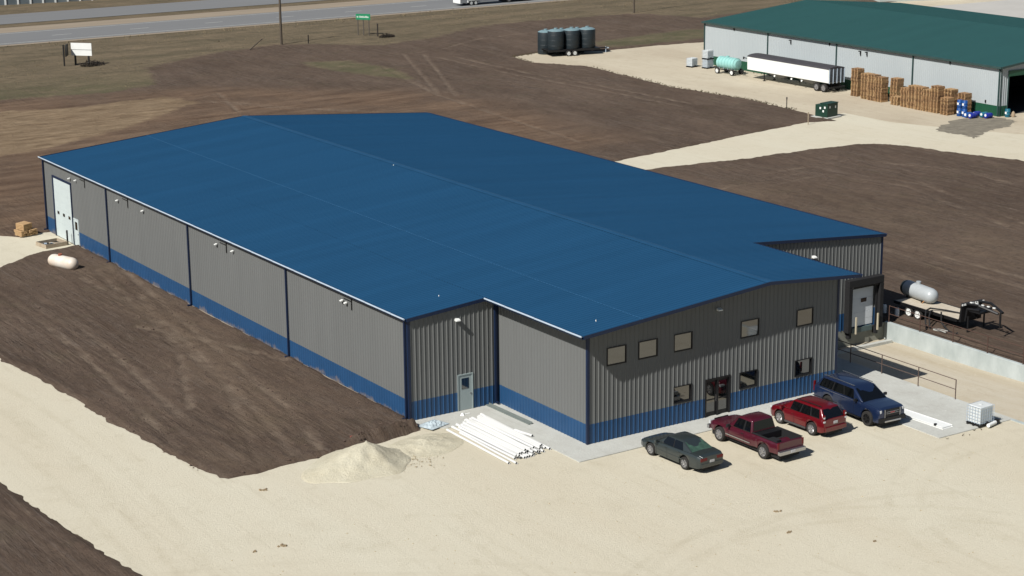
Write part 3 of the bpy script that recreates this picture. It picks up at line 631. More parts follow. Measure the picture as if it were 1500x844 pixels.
# lamps on the walls
def lamp(loc, rz, big=False):
    s = .7 if big else .48
    o = MB().b2(-.12*s, .12*s, -.1*s, 0, -.1*s, .12*s).add([(-.2*s, -.08*s, .12*s), (.2*s, -.08*s, .12*s), (.2*s, -.42*s, .02*s), (-.2*s, -.42*s, .02*s), (-.2*s, -.08*s, -.06*s), (.2*s, -.08*s, -.06*s), (.2*s, -.42*s, -.06*s), (-.2*s, -.42*s, -.06*s)], [(0, 1, 2, 3), (7, 6, 5, 4), (0, 3, 7, 4), (1, 5, 6, 2), (3, 2, 6, 7), (0, 4, 5, 1)]).build('wall_lamp', WHITE, WH, None, loc, rz)
    return o
for y, z in ((52.1, 5.5), (53.5, 5.42), (43.4, 5.42), (38.5, 5.5), (25.7, 5.5), (23.1, 5.54), (7.7, 5.56), (7.2, 5.52)): lamp((-.035, y, z), -math.pi/2)
for y in (50.3, 41.5, 24.2, 6.6): MB().b2(-.075, -.036, y-.03, y+.03, 5.2, 5.95).b2(-.075, -.036, y+.03, y+1.0, 5.72, 5.75).build('conduit', BLACKM, WH)
lamp((3.2, -.035, 5.62), 0, True); lamp((15.15, -DY-.035, 6.42), 0, True); lamp((30.4, -.035, 5.5), 0, True)
# dock: shelter, door, bumpers, concrete face
MB().b2(RX0, RX1, .0, .2, -1.5, -.002).build('dock_face', DCONC, WH)
sh_ = MB(); DX0, DX1 = 33.3, 36.42
sh_.b2(DX0, DX0+.34, -.5, -.036, -.1, 3.0).b2(DX1-.34, DX1, -.5, -.036, -.1, 3.0).b2(DX0, DX1, -.5, -.036, 3.002, 3.5)
sh_ = sh_.build('dock_shelter', BLACK, WH, bevel=.03)
for k in range(1): MB().box((DX0+.45, -.25-.1*k, 1.4), (.12, .05, 2.9), .2).box((DX1-.45, -.25-.1*k, 1.4), (.12, .05, 2.9), -.2).build('curtain_flap', BLACK, sh_)
MB().add([(DX0+.4, -.45, 3.0), (DX1-.4, -.45, 3.0), (DX1-.4, -.38, 2.85), (DX0+.4, -.38, 2.85)], [(0, 1, 2, 3)]).build('head_curtain', BLACK, sh_)
LG = mat('dock_door_grey', S(228, 234, 238), .5, 0, .04, 1)
dd = MB(); [dd.b2(33.8, 35.9, -.02-.006*(i % 2), .06, .14+i*.47, .14+i*.47+.464) for i in range(6)]
dd = dd.build('dock_door', LG, WH); MB().b2(34.8, 35.3, -.045, -.03, 1.75, 2.02).build('pane', GLASS, dd)
for x in (33.55, 35.95): MB().b2(x, x+.22, -.32, -.003, -.55, .0).build('dock_bumper', BLACK, WH, bevel=.02)
for x in (33.9, 35.85): MB().b2(x, x+.09, -.62, -.52, -.2, .95).build('guide_post', mat('cream', S(200, 190, 165), .7), WH)
MB().b2(34.0, 35.8, -.15, -.003, -.28, .06).build('leveller', mat('leveller_green', S(86, 104, 104), .6), WH)
for s in (0, 1): MB().b2(RX0+3.6+.02, RX0+3.72, -.05, -.003, .2, 1.4).build('control_box', NAVY, WH) if s else None
t = MB().box((34.2, -.95, -1.05), (5.2, .32, .24)).build('concrete_kerb', CONC, bevel=.03); t.rotation_euler = (0, 0, 0)
tag(t, 'low pale concrete kerb on the ramp floor below the dock door', 'kerb')
# ------------------------------------------------------------------ vehicles (local: +x forward, +y left)
def wheel_meshes(rad, wid, rim, spokes, cache={}):
    k = (rad, wid, rim.name)
    if k in cache: return cache[k]
    w2 = wid/2; ri = rad*.64
    tm = MB().lathe([(ri, -w2*.9), (rad*.95, -w2), (rad, -w2*.7), (rad, w2*.7), (rad*.95, w2), (ri, w2*.9)], 28, 'Y', cap=False).lathe([(.02, -w2*.5), (ri, -w2*.5)], 28, 'Y', cap=False).mesh('wheel', TYRE, 35)
    mb = MB().lathe([(ri*1.02, w2*.93), (ri*.93, w2*.95), (ri*.9, w2*.55), (.03, w2*.5)], 28, 'Y', cap=False).lathe([(.0, w2*.96), (ri*.25, w2*.94), (ri*.27, w2*.5)], 16, 'Y', cap=False)
    for i in range(spokes):
        a = 2*math.pi*i/spokes; c = ri*.58; mb.box((c*math.cos(a), w2*.8, c*math.sin(a)), (ri*.7, .05, ri*.24), ry=-a)
    rm = mb.mesh('rim', rim, 35)
    cache[k] = (tm, rm); return tm, rm
def vehicle(name, label, cat, loc, rz, s):
    car = thing(name, label, cat, loc, rz)
    P = s['paint']; Lh = s['L']/2; rw = s['rw']; axles = s['axles']; key = s['key']     # key: (x, ztop, halfw, zbottom)
    kx = [k[0] for k in key]; f_ = lambda i: (lambda x: float(np.interp(x, kx, [k[i] for k in key])))
    zt, hw, zb = f_(1), f_(2), f_(3)
    st = set(np.linspace(kx[0], kx[-1], 44).round(3)) | set(round(k, 3) for k in kx)
    ra = rw+.075
    for a in axles: st |= set(np.round(a+ra*np.cos(np.linspace(0, math.pi, 17)), 3)) | {round(a-ra-.004, 3), round(a+ra+.004, 3)}
    st = sorted(q for q in st if kx[0] <= q <= kx[-1])
    bed = s.get('bed'); rings = []
    for x in st:
        t_, w_, b_ = zt(x), hw(x), zb(x)
        for a in axles:
            if abs(x-a) < ra: b_ = max(b_, rw*.98+math.sqrt(max(0, ra*ra-(x-a)**2)))
        b_ = min(b_, t_-.16); sh = t_-.1; bl = .03 if s.get('flare') else 0
        for a in axles: bl_ = 1 if abs(x-a) < ra+.12 else 0; w_ += bl*bl_
        dp = bed[2] if bed and bed[0] < x < bed[1] else 0
        ins = .86 if bed and bed[0] < x < bed[1] else .80
        rings.append([(0, b_), (.78*w_, b_), (.965*w_, b_+.04), (w_, b_+.5*(sh-b_)), (.985*w_, sh), (.925*w_, t_-.012), (ins*w_, t_ if not dp else t_), (ins*w_-.01, t_+.012-dp), (.45*w_, t_+.028-dp), (0, t_+.034-dp)])
    m_ = len(rings[0]); vs = []; fs = []
    for x, rg_ in zip(st, rings):
        for sd in (1, -1):
            for y, z in rg_: vs.append((x, sd*y, z))
    for i in range(len(st)-1):
        for sd in (0, 1):
            o = i*2*m_+sd*m_; q = (i+1)*2*m_+sd*m_
            for j in range(m_-1): fs.append((o+j, o+j+1, q+j+1, q+j) if sd == 0 else (o+j, q+j, q+j+1, o+j+1))
    for e in (0, len(st)-1):
        o = e*2*m_; fs.append(tuple(range(o, o+m_)) + tuple(range(o+2*m_-1, o+m_-1, -1)))
    body = MB().add(vs, fs); me = body.mesh('body', P)
    bm = bmesh.new(); bm.from_mesh(me); bmesh.ops.remove_doubles(bm, verts=bm.verts, dist=.0005); bmesh.ops.recalc_face_normals(bm, faces=bm.faces); bm.to_mesh(me); bm.free()
    me.shade_smooth(); me.set_sharp_from_angle(angle=R(32)); body = inst('body', me, car)
    MB().b2(kx[0]+.12, kx[-1]-.12, -s['W']/2+.27, s['W']/2-.27, .2, .62).build('underbody_shade', BLACK, car)  # black filler box, shade between the wheels put into its colour
    # greenhouse
    g = s['gh']; x0, x1, x2, x3 = g['x']; zb_, zr_, wb, wr = g['zb'], g['zr'], g['wb'], g['wr']     # x0 windscreen base ... x3 rear base
    n = 7; vs = []; lx = [x0, x1, x1*.8+x2*.2, (x1+x2)/2, x1*.2+x2*.8, x2, x3]
    cab = MB(); yy = [-1, -.6, 0, .6, 1]
    top = [(x, wr*y_, zr_+.065*(1-y_*y_)*(1 if x not in (x1, x2) else .5)-(.0 if x not in (x1, x2) else .02)) for x in lx[1:6] for y_ in yy]
    k0 = 0; vs = top + [(x0, wb*y_, zb_) for y_ in yy] + [(x3, wb*y_, zb_) for y_ in yy]
    fs = [(r_*5+c, r_*5+c+1, (r_+1)*5+c+1, (r_+1)*5+c) for r_ in range(4) for c in range(4)]
    fs += [(c, 25+c, 26+c, c+1) for c in range(4)] + [(20+c, 21+c, 31+c, 30+c) for c in range(4)]
    fs += [(0, 5, 10, 15, 20, 30, 25), (4, 29, 34, 24, 19, 14, 9), tuple(range(25, 30)) + tuple(range(34, 29, -1))]
    cabin = MB().add(vs, fs).build('cabin', P, car, 40); bv = cabin.modifiers.new('bevel', 'BEVEL'); bv.width = .08; bv.segments = 3; bv.limit_method = 'ANGLE'; bv.angle_limit = R(35)
    e = .012
    def sidep(u_, v, sd):
        zz = zb_+(zr_-.02-zb_)*v; xx = (x0+(x3-x0)*u_)*(1-v)+(x1+(x2-x1)*u_)*v; yw = wb+(wr-wb)*v
        nrm = Vector((0, zr_-zb_, wb-wr)).normalized()
        return (xx, sd*(yw+nrm.y*e), zz+nrm.z*e)
    for sd in (1, -1):
        (ua, _, va, vb), (_, ub, _, _) = g['side'][0], g['side'][-1]; e = .007
        MB().add([sidep(ua[0]-.005, va, sd), sidep(ub[0]+.005, va, sd), sidep(ub[1]+.005, vb, sd), sidep(ua[1]-.005, vb, sd)], [(0, 1, 2, 3)]).build('window_band', BLACKM, car); e = .012
        for ua, ub, va, vb in g['side']:
            q = [sidep(ua[0], va, sd), sidep(ub[0], va, sd), sidep(ub[1], vb, sd), sidep(ua[1], vb, sd)]
            MB().add(q, [(0, 1, 2, 3)]).build('side_window', CARGLASS, car)
    def endp(xa, xb, v, y_, s_):
        zz = zb_+(zr_-.03-zb_)*v; xx = xa+(xb-xa)*v; dx, dz = xb-xa, zr_-zb_; l = math.hypot(dx, dz)
        return (xx+s_*abs(dz)/l*e*1.6, y_*(wb+(wr-wb)*v), zz+abs(dx)/l*e*1.6)
    for nm, xa, xb, s_, va, vb, in (('windscreen', x0, x1, 1, .04, .93), ('rear_window', x3, x2, -1, g.get('rv', .12), .9)):
        MB().add([endp(xa, xb, va, -.9, s_), endp(xa, xb, va, .9, s_), endp(xa, xb, vb, .87, s_), endp(xa, xb, vb, -.87, s_)], [(0, 1, 2, 3)]).build(nm, s.get('rearglass', CARGLASS) if nm == 'rear_window' else CARGLASS, car)
    # wheels
    tm, rm = wheel_meshes(rw, s.get('tw', .23), s.get('rim', SILVER), s.get('spokes', 5)); yw = s['W']/2-s.get('tw', .23)/2-.005+(.03 if s.get('flare') else 0)
    for a in axles:
        for sd in (1, -1):
            w_ = inst('wheel', tm, car, (a, sd*yw, rw), 0 if sd > 0 else math.pi); inst('rim', rm, w_)
    # lights, bumpers, plate, mirrors, seams, handles
    def blk(nm, x, y, z, d, mt, both=True, bev=.01):
        for sd in ((1, -1) if both else (1,)): MB().box((x, sd*y, z), d).build(nm, mt, car, bevel=bev)
    for nm, x, y, z, d, mt, both in s['bits']: blk(nm, x, y, z, d, mt, both)
    SEAM = mat('panel_gap', S(12, 12, 12), .9)
    for x in s.get('seams', ()):
        z1 = zb_-.02; w_ = hw(x); z0 = zb(x)+.06; sh = zt(x)-.1
        for sd in (1, -1):
            zm = z0+.5*(sh-z0)
            MB().add([(x-.009, sd*(w_*.975+.004), z0), (x+.009, sd*(w_*.975+.004), z0), (x+.009, sd*(w_+.004), zm), (x-.009, sd*(w_+.004), zm), (x+.009, sd*(w_*.985+.005), sh), (x-.009, sd*(w_*.985+.005), sh)], [(0, 1, 2, 3), (3, 2, 4, 5)]).build('door_gap', SEAM, car)
            MB().box((x+.14, sd*(w_+.008), sh-.03), (.16, .035, .035)).build('door_handle', s.get('hmat', P), car, bevel=.008)
    xm = x0-.25 if s.get('mirx') is None else s['mirx']
    for sd in (1, -1): MB().box((xm, sd*(s['W']/2+.09), zb_+.1), (.12, .22, .17)).build('mirror', s.get('mirmat', P), car, bevel=.03)
    return car
RED_L = mat('tail_lamp', S(110, 14, 18), .25, 0, .1, 5); LAMPW = mat('head_lamp', S(225, 228, 230), .15, .2, .05, 5); PLATE = mat('plate', S(205, 205, 205), .5); AMBER = mat('amber', S(190, 120, 40), .3)
def paint(n, c): return mat(n, c, .32, .15, .06, 1.5, coat=.8)
SED = paint('sedan_grey', S(52, 60, 60)); MAR = paint('pickup_maroon', S(84, 20, 38)); REDP = paint('crossover_red', S(108, 5, 20)); NVY = paint('suv_blue', S(24, 40, 72))
GREENLIT_GL = mat('sedan_lit_rear_glass', S(66, 92, 78), .08, 0, .35, 4, ior=1.6)  # greenish interior light seen through the rear glass is put into its colour
PLAST = mat('grey_plastic', S(70, 68, 68), .7, 0, .1, 4)
# sedan, nose to the building
vehicle('sedan', 'dark grey four-door sedan parked nose-in nearest the warehouse corner', 'car', (8.98, -13.75, 0), math.pi/2+.045, dict(
    L=5.08, W=1.85, rw=.345, axles=(1.5, -1.31), paint=SED, tw=.22, rim=SILVER, spokes=7, rearglass=GREENLIT_GL,
    key=[(-2.54, .72, .70, .42), (-2.5, .92, .80, .34), (-2.3, .99, .88, .26), (-1.75, 1.02, .92, .22), (-.5, .98, .925, .2), (1.0, .95, .925, .2), (1.7, .88, .91, .22), (2.2, .78, .86, .24), (2.47, .66, .76, .27), (2.54, .55, .66, .36)],
    gh=dict(x=(1.1, .3, -.85, -1.95), zb=.93, zr=1.43, wb=.83, wr=.6, rv=.2, side=[((.16, .03), (.455, .46), .1, .9), ((.485, .50), (.74, .95), .1, .9)]),
    bits=[('tail_lamp', -2.47, .56, .80, (.14, .44, .16), RED_L, True), ('number_plate', -2.545, 0, .66, (.02, .32, .15), PLATE, False), ('bumper', -2.47, 0, .5, (.2, 1.5, .2), SED, False),
          ('head_lamp', 2.42, .55, .64, (.16, .32, .12), LAMPW, True), ('grille', 2.53, 0, .58, (.05, .5, .1), BLACK, False), ('trim_strip', -.2, .925, .55, (2.2, .03, .05), SED, True)], seams=(-.98, .1, .98)))
BEDL = mat('bed_liner', S(20, 20, 22), .9, 0, .2, 6)
tk = vehicle('pickup_truck', 'dusty maroon extended-cab pickup truck with open bed beside the grey sedan', 'pickup truck', (13.62, -14.42, 0), math.pi/2+.03, dict(
    L=5.78, W=2.0, rw=.405, axles=(1.87, -1.72), paint=MAR, tw=.27, spokes=6, flare=1, bed=(-2.78, -.72, .46),
    key=[(-2.85, 1.12, .93, .52), (-2.8, 1.17, .95, .5), (-.73, 1.17, .965, .42), (-.71, 1.1, .965, .4), (1.35, 1.1, .965, .4), (1.9, 1.08, .95, .42), (2.55, 1.02, .92, .45), (2.8, .93, .86, .46), (2.88, .7, .8, .52)],
    gh=dict(x=(1.28, .5, -.55, -.72), zb=1.07, zr=1.8, wb=.89, wr=.73, rv=.25, side=[((.2, .06), (.60, .54), .1, .88), ((.68, .64), (.92, .93), .16, .86)]),
    bits=[('tail_lamp', -2.83, .87, .98, (.06, .13, .34), RED_L, True), ('bumper', -2.95, 0, .6, (.2, 1.86, .2), CHROME, False), ('number_plate', -3.06, 0, .62, (.02, .32, .15), PLATE, False),
          ('front_bumper', 2.9, 0, .58, (.18, 1.86, .22), CHROME, False), ('head_lamp', 2.8, .72, .86, (.12, .36, .2), LAMPW, True), ('grille', 2.86, 0, .86, (.06, 1.0, .24), BLACK, False),
          ('rocker_trim', .35, .985, .6, (2.0, .03, .07), CHROME, True), ('bed_rail', -1.75, .88, 1.195, (2.02, .14, .03), BEDL, True), ('bed_floor', -1.75, 0, .78, (2.0, 1.6, .02), BEDL, False), ('bed_front', -.79, 0, 1.0, (.02, 1.62, .42), BEDL, False), ('toolbox', -1.05, 0, 1.0, (.42, 1.5, .36), BLACKM, False), ('spare_tyre', -1.8, .3, .9, (.6, .6, .2), BLACK, False),
          ('bed_side_liner', -1.75, .80, .98, (2.0, .02, .4), BEDL, True), ('tailgate_liner', -2.72, 0, .98, (.02, 1.6, .38), BEDL, False)], seams=(-.12, 1.15), hmat=BLACK, mirmat=BLACK))
vehicle('crossover', 'bright red crossover parked between the maroon pickup and the blue SUV', 'car', (18.27, -13.42, 0), math.pi/2+.045, dict(
    L=4.5, W=1.88, rw=.375, axles=(1.3, -1.28), paint=REDP, tw=.23, spokes=5,
    key=[(-2.25, .82, .78, .46), (-2.21, 1.06, .86, .36), (-2.0, 1.1, .91, .28), (-.5, 1.07, .94, .24), (1.0, 1.04, .94, .24), (1.6, .99, .92, .25), (2.0, .9, .86, .27), (2.2, .76, .76, .3), (2.25, .6, .7, .4)],
    gh=dict(x=(1.25, .35, -1.75, -2.19), zb=1.03, zr=1.66, wb=.86, wr=.66, rv=.12, side=[((.2, .04), (.42, .36), .1, .88), ((.45, .39), (.68, .64), .1, .88), ((.71, .67), (.9, .93), .16, .86)]),
    bits=[('tail_lamp', -2.15, .8, 1.12, (.12, .12, .5), RED_L, True), ('reflector', -2.2, .82, 1.22, (.06, .1, .09), LAMPW, True), ('reflector', -2.22, .82, .99, (.06, .14, .09), LAMPW, True), ('number_plate', -2.265, 0, .88, (.02, .32, .16), PLATE, False), ('bumper', -2.23, 0, .55, (.2, 1.6, .24), REDP, False),
          ('head_lamp', 2.11, .62, .78, (.2, .32, .14), LAMPW, True), ('grille', 2.24, 0, .7, (.05, .8, .14), BLACK, False), ('roof_rail', -.75, .6, 1.73, (1.9, .04, .04), BLACKM, True), ('cladding', 0, .93, .32, (1.7, .04, .12), PLAST, True)], seams=(-.9, .1, 1.05)))
vehicle('large_suv', 'long dark blue SUV parked facing out by the concrete apron', 'car', (22.15, -13.45, 0), -math.pi/2-.03, dict(
    L=5.72, W=2.06, rw=.43, axles=(1.86, -1.55), paint=NVY, tw=.27, rim=BLACKM, spokes=6,
    key=[(-2.86, .85, .88, .5), (-2.8, 1.22, .96, .42), (-2.5, 1.27, 1.0, .34), (-.5, 1.26, 1.03, .3), (1.1, 1.25, 1.03, .3), (1.9, 1.23, 1.02, .32), (2.6, 1.19, .99, .34), (2.8, 1.13, .95, .36), (2.86, .95, .92, .42)],
    gh=dict(x=(1.42, .45, -2.2, -2.74), zb=1.23, zr=1.88, wb=.96, wr=.79, rv=.12, side=[((.165, .03), (.36, .31), .1, .88), ((.385, .335), (.62, .58), .1, .88), ((.65, .615), (.92, .95), .1, .88)]),
    bits=[('tail_lamp', -2.82, .9, 1.15, (.08, .12, .6), RED_L, True), ('grille', 2.86, 0, .92, (.06, 1.2, .42), BLACKM, False), ('grille_trim', 2.87, .56, .9, (.05, .05, .5), CHROME, True), ('grille_bar', 2.88, 0, 1.0, (.04, .9, .03), CHROME, False), ('grille_bar', 2.88, 0, .9, (.04, .9, .03), CHROME, False), ('badge', 2.9, 0, .95, (.03, .3, .08), mat('badge_red', S(150, 60, 60), .4), False),
          ('head_lamp', 2.8, .82, .92, (.1, .12, .4), LAMPW, True), ('front_bumper', 2.86, 0, .55, (.16, 1.9, .26), BLACKM, False), ('skid_plate', 2.93, 0, .46, (.06, 1.2, .1), CHROME, False), ('running_board', .15, 1.03, .36, (2.4, .12, .06), BLACKM, True), ('roof_rail', -.9, .68, 1.95, (2.6, .04, .04), CHROME, True), ('window_trim', -.6, .985, 1.2, (3.3, .02, .03), CHROME, True)], seams=(-1.5, -.35, .75), mirx=1.0, mirmat=BLACKM))
# ------------------------------------------------------------------ green-roofed storage building
GB = thing('storage_building', 'long white metal storage building with green roof and green wainscot', 'building', (104.35, 52.9, 0))
GWHITE = mat('siding_white', S(188, 196, 198), .55, 0, .03, .3, streak=(1, 1, .2)); GGREEN = mat('wainscot_green', S(30, 86, 62), .5, 0, .06, 1); GROOF = mat('roof_green', S(46, 90, 88), .5, 0, .06, .3, streak=(.3, 1.5, 1)); GTRIM = mat('trim_green', S(52, 78, 76), .5)
GW, GL, GH, GS = 34.5, 51.0, 5.45, 1/11
gz = lambda x: GH+GS*min(x, GW-x)
ribbed_wall(GB, 'wall', (0, GL), -math.pi/2, GL, lambda q: GH-.1, (GGREEN, GWHITE), 1.15)
dz0, dx0, dx1 = 4.3, 1.2, 12
ribbed_wall(GB, 'wall', (0, 0), 0, GW, lambda q: gz(q)-.1, (GGREEN, GWHITE), 1.15, [(dx0, dx1, 0, dz0)], core=False)
ribbed_wall(GB, 'wall', (GW, 0), math.pi/2, GL, lambda q: GH-.1, (GGREEN, GWHITE), 1.15); ribbed_wall(GB, 'wall', (GW, GL), math.pi, GW, lambda q: gz(GW-q)-.1, (GGREEN, GWHITE), 1.15)
groof = MB()
for a, b in ((-.2, GW/2), (GW/2+.002, GW+.2)): groof.add([(x, y, gz(x)-d) for d in (.1, .012) for x, y in ((a, -.3), (b, -.3), (b, GL+.2), (a, GL+.2))], [(3, 2, 1, 0), (4, 5, 6, 7), (0, 1, 5, 4), (1, 2, 6, 5), (2, 3, 7, 6), (3, 0, 4, 7)])
groof = groof.build('roof', GTRIM, GB)
roof_slope('roof_sheet', -.25, GW/2, -.3, GL+.2, groof, GROOF, gz); roof_slope('roof_sheet', GW/2, GW+.25, -.3, GL+.2, groof, GROOF, gz)
MB().b2(-.42, -.25, -.3, GL+.2, GH-.2, GH+.0).build('gutter', GTRIM, groof)
MB().add([(x, y, gz(x)-d+.04) for x in (-.25, GW/2) for y in (-.36, -.302) for d in (0, .22)], [(0, 1, 5, 4), (2, 6, 7, 3), (0, 4, 6, 2), (1, 3, 7, 5), (0, 2, 3, 1), (4, 5, 7, 6)]).build('rake_trim', GTRIM, groof)
for y in (.12, 13.2, 25.9, 38.4, GL-.1): MB().b2(-.16, -.04, y-.07, y+.07, .1, GH-.15).build('downspout', GTRIM, GB)
MB().b2(-.05, .16, -.05, -.037, 0, GH).build('corner_trim', GTRIM, GB)
# open overhead doorway with green header and dark interior
MB().b2(dx0-.1, dx1+.1, -.14, -.037, dz0, dz0+.62).build('door_header', GGREEN, GB)
MB().b2(dx0-.12, dx0, -.12, .3, 0, dz0).b2(dx1, dx1+.12, -.12, .3, 0, dz0).build('door_jamb', GTRIM, GB)
inn = mat('dark_interior', S(40, 42, 44), .9)
MB().b2(.4, 20, .3, 14, -.0, .02).b2(.4, 20, 13.9, 14, .02, 5).b2(.35, .4, .3, 14, .02, 5).b2(20, 20.05, .3, 14, .02, 5).b2(.4, 20, .3, 14, 4.9, 4.95).build('interior_lining', inn, GB)
for y, dd_ in ((34.1, 0), (21.8, 0), (20.7, 0), (45, .6), (27.2, .6), (7.5, .6)):
    MB().b2(-.12, -.037, y-.06, y+.06, GH-1.2+dd_, GH-.65+dd_).b2(-.3, -.12, y-.06, y+.16, GH-.75+dd_, GH-.65+dd_).build('wall_lamp', BLACKM, GB)
MB().b2(-.1, -.037, 1.9, 2.05, 1.3, 1.6).build('outlet', BLACKM, GB)
# ------------------------------------------------------------------ dock railings
def railing(name, label, x, posts, z0, hgt, mt):
    t = thing(name, label, 'railing', (x, posts[0], z0))
    for y in posts: MB().cyl((0, y-posts[0], 0), (0, y-posts[0], hgt), .032, n=8).build('post', mt, t)
    for z in (hgt-.02, hgt*.5): MB().cyl((0, 0, z), (0, posts[-1]-posts[0], z), .026, n=8).build('rail', mt, t)
    return t
RUST2 = mat('brown_steel', S(96, 80, 72), .7, 0, .2, 5)
railing('railing', 'brown steel pipe railing along the edge of the apron above the dock ramp', 28.66, (-.25, -2.9, -5.76, -8.56, -11.7, -14.77), .05, 1.22, RUST2)
railing('railing', 'rusty steel railing on top of the pale retaining wall', RX1+.14, (-.3, -3.2, -6.2, -9.2, -12.2, -15.2), .06, 1.15, RUST)
# ------------------------------------------------------------------ IBC tote
POLY = mat('white_poly', S(226, 230, 228), .5, 0, .06, 6); GREYPOLY = mat('grey_poly', S(196, 204, 208), .5, 0, .06, 6)
def tote(name, label, loc, rz, mt=POLY, group=None, hgt=1.0):
    t = thing(name, label, 'tote', loc, rz, group)
    b = MB().b2(-.54, .54, -.45, .45, .16, .16+hgt).build('tank', mt, t, bevel=.06); b.modifiers[0].segments = 3
    MB().cyl((0, 0, .16+hgt), (0, 0, .2+hgt), .1, n=14).build('lid', mt, t)
    c = MB()
    for z in np.linspace(.22, .14+hgt, 6):
        for y in (-.49, .49): c.cyl((-.59, y, z), (.59, y, z), .011, n=5)
        for x in (-.59, .59): c.cyl((x, -.49, z), (x, .49, z), .011, n=5)
    for x in np.linspace(-.59, .59, 7):
        for y in (-.49, .49): c.cyl((x, y, .16), (x, y, .15+hgt), .011, n=5)
    for y in np.linspace(-.49, .49, 6)[1:-1]:
        for x in (-.59, .59): c.cyl((x, y, .16), (x, y, .15+hgt), .011, n=5)
    c.build('cage', GALV, t)
    p = MB().b2(-.6, .6, -.5, .5, .11, .15)
    for y in (-.42, 0, .42): p.b2(-.6, .6, y-.06, y+.06, 0, .109)
    p.build('pallet', BLACKM, t); MB().cyl((0, -.5, .22), (0, -.62, .22), .06, n=10).build('valve', BLACKM, t)
    return t
tote('liquid_tote', 'white caged liquid tote standing alone at the apron corner', (26.55, -18.75, .05), .06)
t = thing('pipe_offcut', 'short white pipe with dark fitting lying against the caged tote', 'pipe', (26.85, -19.4, .05), .25)
MB().cyl((-.45, 0, .12), (.35, 0, .12), .11, n=14).build('pipe', WHITE, t, 40); MB().cyl((.35, 0, .12), (.8, .05, .14), .05, n=8).box((.55, 0, .16), (.2, .22, .2)).build('fitting', BLACKM, t)
# white trim sheets on the apron
for k, (dx, dz, ll) in enumerate(((0, 0, 5.4), (.06, .05, 5.2))):
    t = thing('metal_sheet', ('long white metal sheet lying flat on the apron, bottom of the pair', 'long white metal sheet on the apron, top of the pair by the blue SUV')[k], 'metal sheet', (24.35+dx, -15.6, .05+dz), .05)
    MB().b2(-.42, .42, -ll/2, ll/2, .0, .022).build('sheet', WHITE, t); MB().b2(-.42, -.39, -ll/2, ll/2, .022, .045).b2(.39, .42, -ll/2, ll/2, .022, .045).build('flange', WHITE, t)
t = thing('bracket_piece', 'small dark bracket lying on the white metal sheets', 'bracket', (24.2, -17.6, .125), .6); MB().b2(-.18, .18, -.06, .06, 0, .03).b2(-.18, -.12, -.06, .06, .03, .12).build('plate', BLACKM, t)
# white plastic pipes
PVC = mat('pvc_white', S(232, 233, 230), .4, 0, .02, 3)
rp = random.Random(5); ORDP = 'first second third fourth fifth sixth seventh eighth ninth tenth eleventh twelfth thirteenth fourteenth fifteenth'.split()
def pvc(x, y0, y1, z, rot, r_, label):
    t = thing('plastic_pipe', label, 'pipe', (x, (y0+y1)/2, z), rot, 'white plastic pipes on the gravel'); L2 = (y1-y0)/2
    prof = [(r_*.86, -L2+.01), (r_, -L2), (r_, L2-.35), (r_*1.14, L2-.3), (r_*1.14, L2), (r_*.95, L2-.01), (r_*.86, L2-.3), (r_*.86, -L2+.01)]
    MB().lathe(prof, 14, 'Y', cap=False).build('barrel', PVC, t, 40)
    MB().cyl((0, -L2+.04, 0), (0, -L2+.06, 0), r_*.87, n=14).build('bore_shade', BLACK, t)  # black disc inside the open end paints the shade of the hollow
    return t
for k in range(15):
    pvc(1.5+k*.178+rp.uniform(-.02, .02), -8.9+rp.uniform(-.35, .35)+k*.05, -2.5+rp.uniform(-.5, .4)+k*.06, .075, rp.uniform(-.01, .012), .075, ORDP[k]+' white plastic pipe from the gravel side in the bottom layer of the pile')
for k in range(13):
    pvc(1.6+k*.178+rp.uniform(-.02, .02), -8.9+rp.uniform(-.4, .3)+k*.05, -2.4+rp.uniform(-.5, .4)+k*.06, .205, rp.uniform(-.015, .02), .075, ORDP[k]+' white plastic pipe from the gravel side in the middle layer of the pile')
for k in range(2):
    pvc(2.3+k*.6, -8.7+rp.uniform(-.4, .3), -2.3+rp.uniform(-.5, .4), .335, rp.uniform(-.02, .03), .075, ORDP[k]+' white plastic pipe from the gravel side on top of the pile')
pvc(.92, -9.15, -2.55, .07, -.015, .07, 'single white plastic pipe lying apart on the gravel side of the pipe pile')
pvc(1.25, -9.4, -3.4, .07, -.02, .07, 'white plastic pipe lying between the lone pipe and the pipe pile')
pvc(4.15, -6.3, -4.9, .13, .2, .08, 'short white pipe offcut on the concrete beside the pipe pile')
# odds and ends near the side door
t = thing('metal_trim', 'long grey metal trim lying along the foot of the side wall', 'trim', (5.35, -2.1, .05), .03); MB().b2(-.13, .13, -2.3, 2.3, 0, .05).b2(.08, .13, -2.3, 2.3, .05, .13).build('channel', mat('grey_trim', S(128, 136, 132), .5), t)
t = thing('plastic_sheeting', 'crumpled clear plastic sheeting at the corner of the warehouse', 'sheeting', (.75, -1.35, .05), .3)
vs = []; nn = 12
for i in range(nn):
    for j in range(nn): vs.append(((i/11-.5)*1.5, (j/11-.5)*1.2, .04+.26*rp.random()*math.sin(math.pi*i/11)*math.sin(math.pi*j/11)))
MB().add(vs, [(i*nn+j, (i+1)*nn+j, (i+1)*nn+j+1, i*nn+j+1) for i in range(nn-1) for j in range(nn-1)]).build('film', mat('film', S(198, 212, 218), .25, 0, .15, 4), t)
t = thing('wrapper', 'small crumpled white wrapper on the concrete in front of the side door', 'wrapper', (3.1, -.75, .05), .5); MB().box((0, 0, .06), (.3, .22, .12), .3, taper=.5).box((.3, -.15, .02), (.35, .12, .03), -.5).build('paper', WHITE, t)
